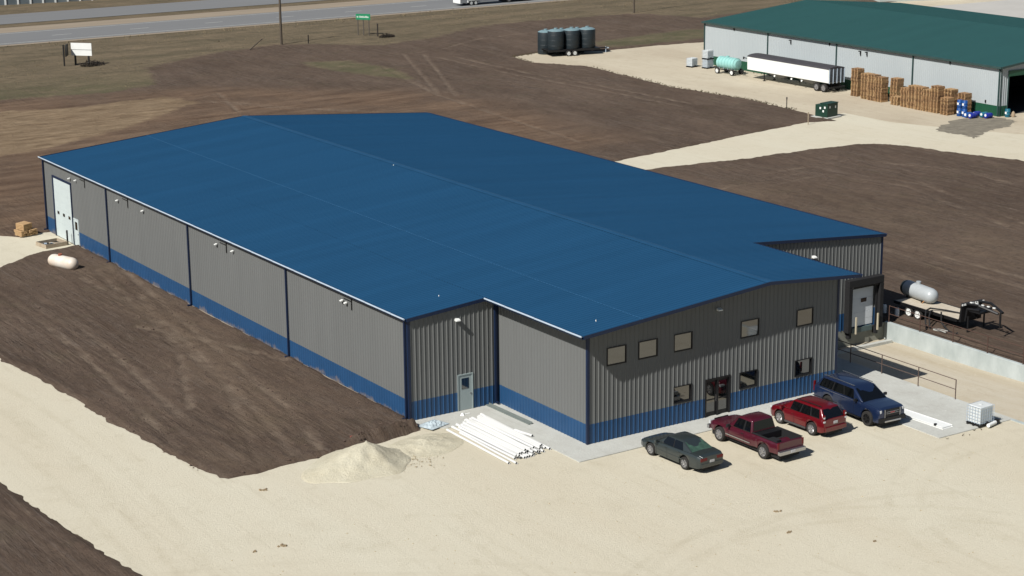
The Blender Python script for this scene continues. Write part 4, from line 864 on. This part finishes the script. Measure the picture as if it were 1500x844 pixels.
# ------------------------------------------------------------------ left door area
t = thing('propane_tank', 'rust-stained white propane tank lying on the dirt by the overhead door', 'tank', (-3.5, 46.6, .48), .35)
TANKW = mat('rusted_white', S(240, 237, 228), .5, 0, 0, .9, col2=S(224, 204, 182))
cap = [(.02, -1.5), (.2, -1.47), (.36, -1.36), (.46, -1.2), (.5, -1.0)]
prof = cap + [(a, -b) for a, b in cap[::-1]]
MB().lathe(prof, 20, 'Y').build('shell', TANKW, t, 50); MB().cyl((0, .3, .45), (0, .3, .62), .16, n=12).build('valve_hood', mat('hood', S(170, 96, 70), .6), t)
for y in (-.8, .8): MB().b2(-.3, .3, y-.05, y+.05, -.5, -.38).build('foot', RUST, t)
t = thing('lumber_stack', 'stack of rough lumber on the gravel beside the far corner', 'lumber', (-2.1, 58.9, 0), .2); t.scale = (.72, .8, .9)
for k in range(4):
    for j in range(6): MB().b2(-1.05+j*.35+rp.uniform(-.02, .02), -1.05+j*.35+.32, -.6+rp.uniform(-.15, .1), .7+rp.uniform(-.1, .15), .12+k*.13, .12+k*.13+.1).build('board', WOOD, t)
for y in (-.4, .4): MB().b2(-1.1, 1.1, y-.06, y+.06, 0, .118).build('bearer', WOODG, t)
t = thing('board_bundle', 'small tilted bundle of boards on top of the lumber stack', 'lumber', (-2.2, 58.95, .6), .45); t.scale = (.6, .8, .9)
for k in range(4):
    for j in range(4): MB().box((-.7+j*.4, 0, .07+k*.14), (.38, 1.1, .11), rx=.06).build('board', WOOD, t)
t = thing('scrap_crate', 'low open crate of scrap on the pad in front of the overhead door', 'crate', (-1.6, 54.4, .02), .15)
for q in ((-.95, -.9, -.85, .85), (.9, .95, -.85, .85)): MB().b2(q[0], q[1], q[2], q[3], 0, .3).build('side_board', WOODG, t)
for y in (-.85, .8): MB().b2(-.9, .9, y, y+.05, 0, .3).build('end_board', WOODG, t)
MB().b2(-.9, .9, -.8, .8, .01, .05).build('base', BLACK, t)
for k in range(14): MB().box((rp.uniform(-.7, .7), rp.uniform(-.6, .6), .12+rp.random()*.1), (rp.uniform(.2, .6), rp.uniform(.05, .2), .1), rp.random()*3).build('scrap', (GALV, BLACKM, WOODG)[k % 3], t)
t = thing('bollard', 'thin dark steel bollard standing beside the white overhead door', 'bollard', (-.45, 53.9, 0)); MB().cyl((0, 0, 0), (0, 0, 1.15), .07, n=12).build('pipe', BLACKM, t, 40); MB().lathe([(.07, 1.15), (.05, 1.19), (.01, 1.21)], 12).build('cap', BLACKM, t, 50)
# ------------------------------------------------------------------ gooseneck trailer and silver tank
TR = thing('gooseneck_trailer', 'black gooseneck flatbed trailer with pale plank deck behind the retaining wall', 'trailer', (40.3, -1.6, 0), 0)
for i in range(9): MB().b2(-1.05+i*.236, -1.05+i*.236+.222, -2.9, 2.9, .86, .9).build('deck_plank', mat('deck_plank', S(196, 184, 162), .9, 0, 0, 3, col2=S(218, 208, 190)), TR)
fr = MB().b2(-1.12, -1.05, -2.95, 2.95, .72, .92).b2(1.07, 1.14, -2.95, 2.95, .72, .92).b2(-.45, -.35, -2.9, 2.9, .6, .858).b2(.35, .45, -2.9, 2.9, .6, .858)
for k in range(9): fr.b2(-1.05, 1.07, -2.9+k*.72, -2.82+k*.72, .74, .858)
fr.build('frame', BLACKM, TR)
nk = MB()
for x in (-.55, .55):
    for a, b in (((x, -2.9, .75), (x, -3.15, 1.95)), ((x, -3.15, 1.95), (x, -4.3, 2.05)), ((x, -4.3, 2.05), (x*.4, -5.7, 1.75)), ((x, -3.3, 1.6), (x, -4.4, 1.72)), ((x, -3.15, .75), (x, -3.3, 1.6))): nk.cyl(a, b, .09, n=6)
nk.add([(x, y, z) for x in (-.95, .95) for y, z in ((-2.95, .72), (-3.1, 2.0), (-3.2, 2.0), (-3.15, .72))], [(0, 1, 2, 3), (4, 7, 6, 5), (0, 4, 5, 1), (1, 5, 6, 2), (2, 6, 7, 3), (3, 7, 4, 0)])
nk.cyl((0, -5.7, 1.8), (0, -5.7, .75), .07, n=8).b2(-.6, .6, -4.5, -3.5, 1.5, 1.62)
nk.build('gooseneck', BLACKM, TR)
for k in range(9): MB().b2(-.98+k*.24, -.86+k*.24, -3.26, -3.21, 1.85, 1.97).build('reflector', WHITE, TR)
for k in range(5): MB().box((-.5+.05*k, -3.6-.45*k, 2.1), (.1, .2, .06)).build('reflector', WHITE, TR)
[MB().cyl((x_, -3.6, 0), (x_, -3.6, 1.2), .06, n=8).build('landing_leg', BLACKM, TR) for x_ in (-.75, .75)]
tm, rm = wheel_meshes(.38, .22, WHITE, 6)
for y in (.7, 1.55):
    for sx in (-1, 1):
        w_ = inst('wheel', tm, TR, (sx*.98, y, .38), math.pi/2 if sx < 0 else -math.pi/2); inst('rim', rm, w_)
        MB().b2(*sorted((sx*.84, sx*1.12)), y-.4, y+.4, .79, .82).build('fender', BLACKM, TR)
T = thing('silver_tank', 'silver propane tank with green end cap on the gooseneck trailer deck', 'tank', (40.75, .55, 1.45), -.12)
SILV = mat('tank_silver', S(186, 192, 194), .35, 0, .08, 2)
cp = [(.02, -1.75), (.22, -1.72), (.4, -1.6), (.5, -1.42), (.54, -1.2)]
MB().lathe(cp + [(.54, 1.2)], 24, 'Y').build('shell', SILV, T, 50)
MB().lathe([(.545, 1.2), (.54, 1.3), (.48, 1.5), (.35, 1.65), (.02, 1.7)], 24, 'Y').build('end_cap', mat('tank_green', S(28, 58, 52), .4), T, 50)
MB().cyl((0, .1, .48), (0, .1, .72), .17, n=14).build('valve_hood', SILV, T, 40)
for y in (-.8, .8): MB().b2(-.4, .4, y-.08, y+.08, -.55, -.38).build('saddle', BLACKM, T)
t = thing('ratchet_strap', 'orange tie-down strap from the silver tank to the trailer deck', 'strap', (40.15, -.35, .92)); MB().cyl((0, 0, 0), (.25, -.35, .5), .03, n=6).build('webbing', mat('strap', S(196, 140, 84), .8), t)
for nm, lb, pts in (('hose', 'thick black hose arching from the ground over the trailer deck', [(38.0, -3.0, .05), (38.25, -2.6, .75), (38.7, -2.2, 1.05), (39.3, -2.0, 1.08), (40.0, -2.8, 1.0), (40.4, -3.8, .95), (40.6, -4.4, .94)]),
                    ('hose', 'second black hose looping to the dirt at the trailer side', [(38.2, -3.15, .05), (38.45, -2.75, .75), (38.9, -2.4, .98), (39.2, -2.3, 1.0)]),
                    ('hose', 'black hose loop hanging below the trailer deck', [(38.9, -3.4, 1.2), (38.85, -3.5, .5), (38.8, -4.1, .16), (38.6, -4.7, .1), (38.5, -5.2, .12), (38.4, -5.4, .3)])):
    t = MB().tube(pts, .055, 8).build(nm, BLACK, None, 60); tag(t, lb, 'hose')
for k, (x, y) in enumerate(((38.5, 1.5), (38.6, .4))):
    t = thing('gas_cylinder', ('small white gas cylinder on the dirt nearer the dock door', 'small white gas cylinder on the dirt farther from the dock door')[k], 'cylinder', (x, y, .1)); MB().lathe([(.02, 0), (.15, 0), (.15, .5), (.1, .58), (.02, .6)], 14).build('shell', WHITE, t, 40); MB().cyl((0, 0, .6), (0, 0, .68), .05, n=8).build('valve', BLACKM, t)
t = MB().box((38.4, -3.9, .12), (.3, 1.0, .12), .2).build('broken_slab', CONC, bevel=.03); tag(t, 'broken piece of pale concrete on the dirt below the black hoses', 'rubble')
# ------------------------------------------------------------------ transformer, stakes
t = thing('transformer', 'green pad-mounted transformer cabinet at the gravel road fork', 'transformer', (89.1, 63.6, 0), .2)
TG = mat('transformer_green', S(26, 62, 48), .5, 0, .1, 2)
MB().b2(-1.25, 1.25, -1.15, 1.15, 0, .16).build('concrete_pad', CONC, t)
MB().b2(-.95, .95, -.85, .1, .16, 1.62).b2(-.85, .85, .1, .85, .16, 1.45).build('cabinet', TG, t, bevel=.04)
MB().b2(-.98, .98, -.9, .14, 1.62, 1.68).build('hood', TG, t)
for q in ((-.5, 1.2), (.1, 1.1), (-.3, .8)): MB().b2(-.957, -.953, q[0]-.1, q[0]+.1, q[1]-.1, q[1]+.13).build('label', WHITE, t)
for q in ((-.5, 1.25), (.5, 1.2)): MB().b2(q[0]-.1, q[0]+.1, -.857, -.853, q[1]-.12, q[1]+.12).build('label', WHITE, t)
for k, (x, y, c_, lb) in enumerate(((89.2, 70.2, BLACKM, 'thin dark marker stake at the gravel edge by the grain trailer'), (84.4, 61.2, WOODG, 'thin wooden survey stake on the dirt left of the transformer'))):
    t = MB().b2(x-.035, x+.035, y-.035, y+.035, -.1, 1.3).b2(x-.05, x+.05, y-.05, y+.05, 1.1, 1.34).build('survey_stake', c_); tag(t, lb, 'stake')
# ------------------------------------------------------------------ grain trailer
GT = thing('grain_trailer', 'long white hopper grain trailer with dark tarp beside the storage building', 'trailer', (101.6, 83.1, 0), .02)
MB().add([(x*k, y, z) for y in (-7.2, 7.2) for x, k, z in ((-1.25, 1, 1.15), (1.25, 1, 1.15), (1.28, 1, 2.75), (-1.28, 1, 2.75))], [(0, 1, 2, 3), (7, 6, 5, 4), (0, 4, 5, 1), (1, 5, 6, 2), (2, 6, 7, 3), (3, 7, 4, 0)]).build('box_body', WHITE, GT, bevel=.03)
tp = []; nn = 9
for y in (-7.25, 7.25):
    for i in range(nn): a = math.pi*i/(nn-1); tp.append((-1.3*math.cos(a), y, 2.74+.3*math.sin(a)))
MB().add(tp, [(i, i+1, nn+i+1, nn+i) for i in range(nn-1)]+[tuple(range(nn-1, -1, -1)), tuple(range(nn, 2*nn))]).build('tarp', mat('tarp', S(66, 64, 68), .8, 0, .2, 1.5), GT, 40)
for y in (-3.2, 2.2): MB().add([(-1.1, y-2, 1.148), (1.1, y-2, 1.148), (1.1, y+2, 1.148), (-1.1, y+2, 1.148), (-.35, y-.3, .55), (.35, y-.3, .55), (.35, y+.3, .55), (-.35, y+.3, .55)], [(0, 1, 5, 4), (1, 2, 6, 5), (2, 3, 7, 6), (3, 0, 4, 7), (4, 5, 6, 7)]).build('hopper', mat('hopper_grey', S(120, 122, 124), .5), GT)
MB().b2(-.5, -.4, -7.1, 7.0, .95, 1.147).b2(.4, .5, -7.1, 7.0, .95, 1.147).b2(-1.2, 1.2, -7.45, -7.25, .5, .7).build('chassis', BLACKM, GT)
for x in (-1.2, -.6, 0, .6, 1.15): MB().b2(x, x+.07, -7.3, -7.21, 1.1, 2.8).build('rear_rib', GALV, GT)
MB().b2(-1.2, 1.2, -7.23, -7.205, 1.2, 2.7).build('rear_panel', mat('rear_grey', S(96, 98, 104), .4, .3, .3, 3), GT)
tm2, rm2 = wheel_meshes(.5, .3, SILVER, 6)
for y in (-6.3, -5.1):
    for sx in (-1, 1): w_ = inst('wheel', tm2, GT, (sx*1.08, y, .5), math.pi/2 if sx < 0 else -math.pi/2); inst('rim', rm2, w_)
for sx in (-.8, .8): MB().tube([(sx, 4.6, 1.1), (sx, 4.5, .05)], .07, 8).box((sx, 4.5, .04), (.3, .3, .06)).build('landing_leg', BLACKM, GT)
for sx in (-1.1, 1.1): MB().b2(sx-.03, sx+.03, -7.0, -6.94, .15, .75).build('mud_flap', BLACK, GT)
for y in (2.2, -.8, -2.6): MB().cyl((-1.27, y, .92), (-1.2, y, .92), .13, n=10).build('crank', WHITE, GT)
MB().cyl((-1.3, 7.3, 2.5), (-1.3, 7.8, 2.55), .05, n=6).box((-1.3, 7.85, 2.5), (.12, .12, .3)).build('tarp_crank', BLACKM, GT)
# ------------------------------------------------------------------ nurse tank and totes by the storage building
NT = thing('nurse_tank', 'pale turquoise ribbed poly tank on a running gear beside the white wall', 'tank', (100.9, 94.7, 0), .08)
TQ = mat('poly_turquoise', S(158, 214, 208), .45, 0, .05, 2)
prof = [(.05, -1.75), (.5, -1.7), (.72, -1.5)]
for k in range(6): y = -1.3+k*.52; prof += [(.78, y-.2), (.78, y+.14), (.7, y+.2), (.7, y+.26)]
prof += [(.72, 1.5), (.5, 1.7), (.05, 1.75)]
MB().lathe(prof, 22, 'Y', (0, 0, 1.35)).build('tank', TQ, NT, 35); MB().cyl((0, .2, 2.08), (0, .2, 2.25), .22, n=14).build('manway', TQ, NT)
MB().b2(-.55, -.45, -2.2, 1.9, .5, .62).b2(.45, .55, -2.2, 1.9, .5, .62).box((0, -2.6, .5), (.1, .9, .1)).build('running_gear', BLACKM, NT)
for k in range(4): MB().add([(-.75, -1.2+k*.75, 1.3), (-.75, -1.1+k*.75, 1.3), (-.5, -1.1+k*.75, .6), (-.5, -1.2+k*.75, .6)], [(0, 1, 2, 3)]).build('cradle_strap', GALV, NT)
for y in (-1.4, 1.2):
    for sx in (-1, 1): w_ = inst('wheel', tm, NT, (sx*.78, y, .38), math.pi/2 if sx < 0 else -math.pi/2); inst('rim', rm, w_)
GRP = 'totes at the end of the storage building'
tote('liquid_tote', 'grey caged tote under another at the far end of the white wall', (101.9, 100.1, 0), .1, GREYPOLY, GRP)
tote('liquid_tote', 'white caged tote stacked on top of the grey tote by the white wall', (101.9, 100.1, 1.17), .12, POLY, GRP)
tote('liquid_tote', 'pale caged tote standing left of the two stacked totes', (101.0, 102.2, 0), .2, POLY, GRP)
# ------------------------------------------------------------------ black tanks on trailer
BT = thing('tank_trailer', 'black flatbed trailer carrying the dark cylindrical tanks on the gravel', 'trailer', (95.3, 121.0, 0), -.2)
MB().b2(-3.9, 3.6, -1.25, -1.1, .62, .8).b2(-3.9, 3.6, 1.1, 1.25, .62, .8).b2(-3.9, 3.6, -1.25, 1.25, .8, .88).b2(3.6, 5.2, -.1, .1, .6, .72).build('frame', BLACKM, BT)
MB().tube([(5.0, 0, 0), (5.0, 0, .8)], .06, 8).box((5.25, 0, .62), (.3, .3, .14)).build('hitch_jack', GALV, BT)
for x in (-1.1, -.2):
    for sy in (-1, 1): w_ = inst('wheel', tm, BT, (x, sy*1.42, .38), 0 if sy > 0 else math.pi); inst('rim', rm, w_)
DTANK = mat('tank_slate', S(36, 47, 53), .5, 0, .1, 1.5); DTOP = mat('tank_lid', S(128, 154, 160), .4, 0, .15, 3)
nm_ = ('front left', 'front middle', 'front right', 'back left', 'back middle', 'back right')
for k, (lx, ly) in enumerate(((-2.4, -.1), (-.1, -.1), (2.2, -.1), (-2.9, 2.2), (-.6, 2.2), (1.7, 2.2))):
    c_, s_ = math.cos(-.2), math.sin(-.2)
    on = ly < 1; z0 = .88 if on else .02
    t = thing('poly_tank', f'dark slate upright cylindrical tank, {nm_[k]} of the six in the cluster', 'tank', (95.3+lx*c_-ly*s_, 121+lx*s_+ly*c_, z0), 0, 'dark upright tanks on the gravel')
    hh = 2.45 if on else 2.95
    MB().lathe([(1.06, 0), (1.1, .06), (1.1, hh-.12), (1.06, hh)], 28).build('barrel', DTANK, t, 40)
    MB().lathe([(1.07, hh), (1.0, hh+.06), (.7, hh+.18), (.3, hh+.25), (.02, hh+.26)], 28, cap=False).build('dome', DTOP, t, 60); MB().cyl((0, 0, hh+.2), (0, 0, hh+.38), .25, n=14).build('hatch', DTOP, t)
    for q in range(3): MB().lathe([(1.104, .5+q*.7), (1.125, .53+q*.7), (1.104, .56+q*.7)], 28, cap=False).build('hoop', DTANK, t)
# ------------------------------------------------------------------ pallets
pal = MB()
for x in (-.47, 0, .47): pal.b2(x-.055, x+.055, -.53, .53, .014, .12)
for i in range(5): pal.b2(-.55, .55, -.5+i*.222, -.5+i*.222+.11, .122, .134)
for i in range(3): pal.b2(-.55, .55, -.5+i*.445, -.5+i*.445+.11, 0, .012)
PM = [pal.mesh('pallet', m_) for m_ in (WOOD, mat('pallet_tan', S(166, 128, 88), .9, 0, 0, 6, col2=S(198, 160, 116)), mat('pallet_brown', S(146, 112, 80), .9, 0, 0, 6, col2=S(182, 146, 106)))]
ORD = 'first second third fourth fifth sixth seventh eighth ninth tenth eleventh twelfth thirteenth fourteenth fifteenth sixteenth seventeenth eighteenth nineteenth twentieth twenty-first twenty-second twenty-third twenty-fourth'.split()
def stack(x, y, n, where, rz=math.pi/2):
    for k in range(n):
        o = inst('pallet', PM[(rp.randrange(3))], None, (x+rp.uniform(-.035, .035), y+rp.uniform(-.035, .035), k*.134+.0), rz+rp.uniform(-.02, .02))
        tag(o, ('topmost' if k == n-1 else 'bottom' if k == 0 else ORD[k])+(' wooden pallet' if k in (0, n-1) else ' wooden pallet up')+' in the '+where, 'pallet', 'stacked wooden pallets')
stack(101.9, 72.5, 24, 'tall lone stack next to the grain trailer')
stack(101.4, 70.3, 22, 'second stack from the grain trailer, front row'); stack(101.3, 69.1, 22, 'third stack from the grain trailer, front row'); stack(101.3, 67.9, 21, 'fourth stack from the grain trailer, front row')
stack(102.7, 66.9, 20, 'stack behind the low stack in the middle')
stack(101.2, 65.2, 7, 'low stack between the two tall groups')
stack(101.1, 63.6, 16, 'first stack after the low stack'); stack(101.1, 62.4, 19, 'second stack after the low stack'); stack(101.0, 61.2, 19, 'third stack after the low stack')
stack(101.0, 60.0, 18, 'fourth stack after the low stack'); stack(101.0, 58.8, 22, 'tall stack three from the blue drums')
stack(101.9, 57.7, 20, 'set-back stack near the blue drums'); stack(100.9, 57.2, 14, 'front stack next to the blue drums'); stack(102.9, 56.6, 17, 'rear stack behind the blue drums')
# ------------------------------------------------------------------ drums
DB = mat('drum_blue', S(28, 84, 156), .4, 0, .06, 3); DB2 = mat('drum_deep_blue', S(30, 48, 150), .4, 0, .06, 3); DT = mat('drum_teal', S(30, 112, 134), .4, 0, .06, 3)
def drum(label, x, y, z, mt, up=True, rz=0.):
    t = thing('drum', label, 'drum', (x, y, z), rz, 'plastic drums by the storage building')
    pr_ = [(.02, 0), (.27, 0), (.29, .04), (.29, .28), (.305, .3), (.29, .32), (.29, .58), (.305, .6), (.29, .62), (.29, .84), (.27, .88), (.02, .88)]
    ax = 'Z' if up else 'X'
    MB().lathe(pr_, 18, ax, (0, 0, 0) if up else (0, 0, .3), cap=False).build('shell', mt, t, 40)
    (MB().b2(-.3, -.292, -.12, .12, .35, .6) if up else MB().cyl((-.004, 0, .36), (-.02, 0, .36), .15, n=10)).build('label', WHITE, t)
    return t
drum('blue drum on top, left of the upper pair', 101.3, 55.75, .9, DB); drum('blue drum on top, right of the upper pair', 101.35, 55.05, .9, DB)
drum('blue drum under the upper pair, beside the pallets', 101.3, 55.75, 0, DB); drum('blue drum under the upper pair, away from the pallets', 101.35, 55.05, 0, DB)
drum('blue drum lying with white end label, left of the front pair', 100.9, 54.5, 0, DB, False); drum('deep blue drum lying with white end label, right of the front pair', 100.9, 53.85, 0, DB2, False)
drum('deep blue drum lying on its side behind the front pair', 102.1, 54.4, 0, DB2, False); drum('teal drum lying with white label, left of the last pair', 102.4, 53.6, 0, DT, False); drum('deep blue drum lying with white label, right of the last pair', 102.3, 52.9, 0, DB2, False)
drum('teal drum standing at the storage building corner by the open doorway', 105.0, 52.25, 0, DT)
t = thing('waste_bag', 'small tan bag leaning beside the teal drum at the doorway', 'bag', (105.5, 51.9, 0)); MB().lathe([(.02, 0), (.2, .02), (.24, .25), (.16, .5), (.06, .62), (.02, .6)], 12).build('sack', mat('sack', S(170, 150, 124), .9), t, 50)
t = thing('metal_trough', 'pale galvanised trough standing in front of the dark doorway', 'trough', (108.6, 50.7, 0), .05)
for q in ((-2, 2, -.65, -.61), (-2, 2, .61, .65), (-2, -1.96, -.61, .61), (1.96, 2, -.61, .61)): MB().b2(*q, .0, .75).build('side', GALV, t)
MB().b2(-1.96, 1.96, -.61, .61, .02, .05).build('base', GALV, t)
# ------------------------------------------------------------------ highway furniture
SG = mat('sign_green', S(20, 142, 96), .5, 0, .05, 1)
t = thing('highway_sign', 'green highway guide sign on three posts beside the road', 'sign', (82.2, 155.3, 0), -.85)
for x in (-.85, 0, .85): MB().b2(x-.06, x+.06, -.05, .05, 0, 2.7).build('post', mat('sign_post', S(88, 82, 74), .8), t)
MB().b2(-1.1, 1.1, -.1, -.055, 2.35, 3.2).build('panel', SG, t); rr = random.Random(3)
x = -.95
while x < .9:                           # short white strokes: lettering too small to read in the photograph
    l = rr.uniform(.05, .1); MB().b2(x, x+l, -.106, -.102, 2.64, 2.64+rr.uniform(.16, .3)).build('letter', WHITE, t); x += l+.06 + (.12 if rr.random() < .2 else 0)
t = MB().cyl((83.3, 153.1, 0), (83.3, 153.1, 1.9), .11, n=8).build('wood_post', mat('dark_post', S(60, 54, 48), .9)); tag(t, 'short dark wooden post just right of the green highway sign', 'post')
def bush(loc, s, label, seed):
    rb = random.Random(seed); t = thing('low_bush', label, 'bush', loc); mb = MB(); br = MB()
    for k in range(10): a = rb.random()*6.28; br.tube([(0, 0, 0), (math.cos(a)*s*.5, math.sin(a)*s*.5, s*.35)], .02, 5)
    for k in range(420):
        a, b = rb.random()*6.28, rb.random(); rr_ = s*math.sqrt(rb.random()); p = Vector((math.cos(a)*rr_*1.2, math.sin(a)*rr_*.7, s*.55*b*(1-.5*rr_/s)+.03)); d_ = .1
        mb.add([p+Vector((rb.gauss(0, d_), rb.gauss(0, d_), rb.gauss(0, d_))) for _ in range(3)], [(0, 1, 2)])
    br.build('stem', BLACKM, t); mb.build('foliage', mat('dead_leaf', S(50, 42, 34), 1, 0, .4, 5), t)
bush((84.0, 151.6, 0), 1.0, 'dark dead bush at the foot of the highway sign', 1); bush((38.3, 149.2, 0), 1.5, 'dark low brush under the white billboard', 2)
t = thing('billboard', 'small white billboard on dark posts in the roadside grass', 'billboard', (37.6, 150.6, 0), -.8)
for x in (-1.0, .9): MB().b2(x-.1, x+.1, -.1, .1, 0, 3.0).build('post', BLACKM, t)
MB().b2(-1.45, 1.45, -.18, -.11, 1.35, 3.0).build('panel', WHITE, t); MB().b2(-1.45, 1.45, -.2, -.181, 2.1, 2.14).build('batten', BLACKM, t)
MB().box((-1.75, -.9, 2.1), (.1, 1.7, 1.5), .25).build('side_panel', BLACKM, t); MB().b2(-1.95, -1.8, -1.6, -1.45, 0, 2.9).build('post', BLACKM, t)
PW_ = mat('pole_wood', S(92, 82, 70), .9, 0, .15, 3)
for k, (x, y, lb) in enumerate(((68.0, 153.5, 'tall wooden utility pole left of the green highway sign'), (130.0, 153.8, 'thin wooden utility pole on the verge near the storage building'))):
    t = thing('utility_pole', lb, 'pole', (x, y, 0)); MB().cyl((0, 0, -.2), (0, 0, 11), .2-.06*k, .13-.03*k, 10).build('shaft', PW_, t, 40); MB().b2(-1.2, 1.2, -.06, .06, 10.2, 10.34).build('cross_arm', PW_, t)
    for x_ in (-1.0, 0, 1.0): MB().cyl((x_, 0, 10.34), (x_, 0, 10.52), .05, n=8).build('insulator', GREYPOLY, t)
t = MB().cyl((61.8, 150.8, .1), (64.6, 152.6, 1.2), .08, n=6).build('leaning_post', PW_); tag(t, 'broken leaning post in the grass left of the utility pole', 'post')
for x, y, lb in ((3.5+18, 146, 'short dark fence post at the left edge of the picture'), (71.5, 152, 'short dark stub right of the tall utility pole')):
    t = MB().cyl((x, y, 0), (x, y, 1.3), .08, n=6).build('fence_post', BLACKM); tag(t, lb, 'post')
# trailer and pickup on the highway
HT = thing('enclosed_trailer', 'silver ribbed enclosed trailer travelling on the highway', 'trailer', (117.0, 180.2, .03), -.004)
n_ = 24; mb = MB()
for i in range(n_): mb.b2(-3.6+i*.3, -3.6+i*.3+.29, -1.1, 1.1, .45+.0*i, 2.9)
mb.build('box_body', mat('trailer_silver', S(168, 172, 174), .4, .3, .05, 2), HT); MB().b2(-3.72, -3.6, -1.12, 1.12, .42, 2.95).build('rear_frame', WHITE, HT)
for x in (-1.6, -.75):
    for sy in (-1, 1): w_ = inst('wheel', tm, HT, (x, sy*1.13, .38), 0 if sy > 0 else math.pi); inst('rim', rm, w_)
MB().b2(-2.2, -.15, -1.22, -1.105, .8, .87).b2(-2.3, -2.1, -1.22, -1.105, .5, .87).build('fender', WHITE, HT); MB().b2(3.6, 5.2, -.08, .08, .45, .55).build('tongue', BLACKM, HT)
DK = paint('tow_truck_black', S(24, 22, 26))
vehicle('tow_pickup', 'dark pickup towing the silver trailer on the highway', 'pickup truck', (124.6, 180.1, .03), -.004, dict(
    L=5.78, W=2.0, rw=.4, axles=(1.87, -1.72), paint=DK, tw=.27, flare=1, bed=(-2.78, -1.1, .46), key=[(-2.85, 1.12, .93, .52), (-2.8, 1.17, .95, .5), (-1.1, 1.17, .965, .42), (-1.08, 1.1, .965, .4), (1.35, 1.1, .965, .4), (1.9, 1.08, .95, .42), (2.8, .95, .86, .46), (2.88, .7, .8, .52)],
    gh=dict(x=(1.28, .5, -.9, -1.08), zb=1.07, zr=1.85, wb=.89, wr=.73, rv=.25, side=[((.2, .06), (.56, .5), .1, .88), ((.6, .55), (.92, .93), .1, .86)]), bits=[('bumper', -2.95, 0, .6, (.2, 1.86, .2), CHROME, False), ('head_lamp', 2.8, .72, .86, (.12, .36, .2), LAMPW, True)], seams=(-.1,)))
# far metal building across the highway (only its foot shows)
FB = thing('far_shed', 'grey metal building with white pilasters at the top left edge', 'building', (46, 227.6, 0), -.12)
MB().b2(-12, 26, 0, 14, 0, 3.2).build('wall', mat('far_wall', S(118, 128, 132), .5, .1, .2, .5), FB); MB().add([(-12.3, -.3, 3.2), (26.3, -.3, 3.2), (26.3, 14.3, 3.2), (-12.3, 14.3, 3.2), (-12.3, 7, 4.6), (26.3, 7, 4.6)], [(0, 1, 5, 4), (2, 3, 4, 5), (0, 4, 3), (1, 2, 5)]).build('roof', GALV, FB)
for k in range(19): MB().b2(-12+k*2.1, -11.72+k*2.1, -.12, -.002, 0, 3.1).build('pilaster', WHITE, FB)
# white shed behind the storage building at the top right
FS = thing('back_shed', 'pale long shed at the top right behind the green roof', 'building', (180, 139, 0), -.35)
MB().b2(-9, 6, 0, 8, 0, 3.5).build('wall', mat('shed_wall', S(196, 204, 196), .6, 0, .06, 1), FS); MB().add([(-9.2, -.2, 3.5), (6.2, -.2, 3.5), (6.2, 8.2, 3.5), (-9.2, 8.2, 3.5), (-9.2, 4, 4.6), (6.2, 4, 4.6)], [(0, 1, 5, 4), (2, 3, 4, 5), (0, 4, 3), (1, 2, 5)]).build('roof', GALV, FS); MB().b2(6.0, 6.3, -.6, 2.5, 0, 1.4).build('bin', BLACKM, FS)
# debris on the gravel
for k, (x, y, s, lb) in enumerate(((-14.36, -12.6, .2, 'dark clump of dirt on the gravel, the larger of two at the bottom left'), (-15.85, -12.5, .13, 'small dark clump on the gravel left of the larger one'), (8.25, -22.6, .14, 'brown clod on the gravel in front of the grey sedan'), (6.9, -25, .12, 'brown clod low in the middle of the gravel yard'), (9.5, -28.2, .1, 'small dark clod nearest the bottom edge of the gravel'), (-4.3, -1.0, .14, 'small reddish rag on the dirt beside the berm'), (-11.8, -5.2, .18, 'dark clod at the left foot of the gravel cone'))):
    mb = MB(); rb = random.Random(k)
    for q in range(9): mb.box((rb.gauss(0, s*.6), rb.gauss(0, s*.3), .03), (rb.uniform(.3, 1)*s, rb.uniform(.3, .8)*s, rb.uniform(.04, .09)), rb.random()*3, taper=.55)
    o = mb.build('dirt_clod' if k != 5 else 'rag', mat('clod_tan', S(150, 132, 104), 1, 0, .2, 3) if k != 5 else mat('rag_red', S(176, 84, 72), .9), None, None, (x, y, 0 if k != 5 else .2)); tag(o, lb, 'dirt clod' if k != 5 else 'rag')
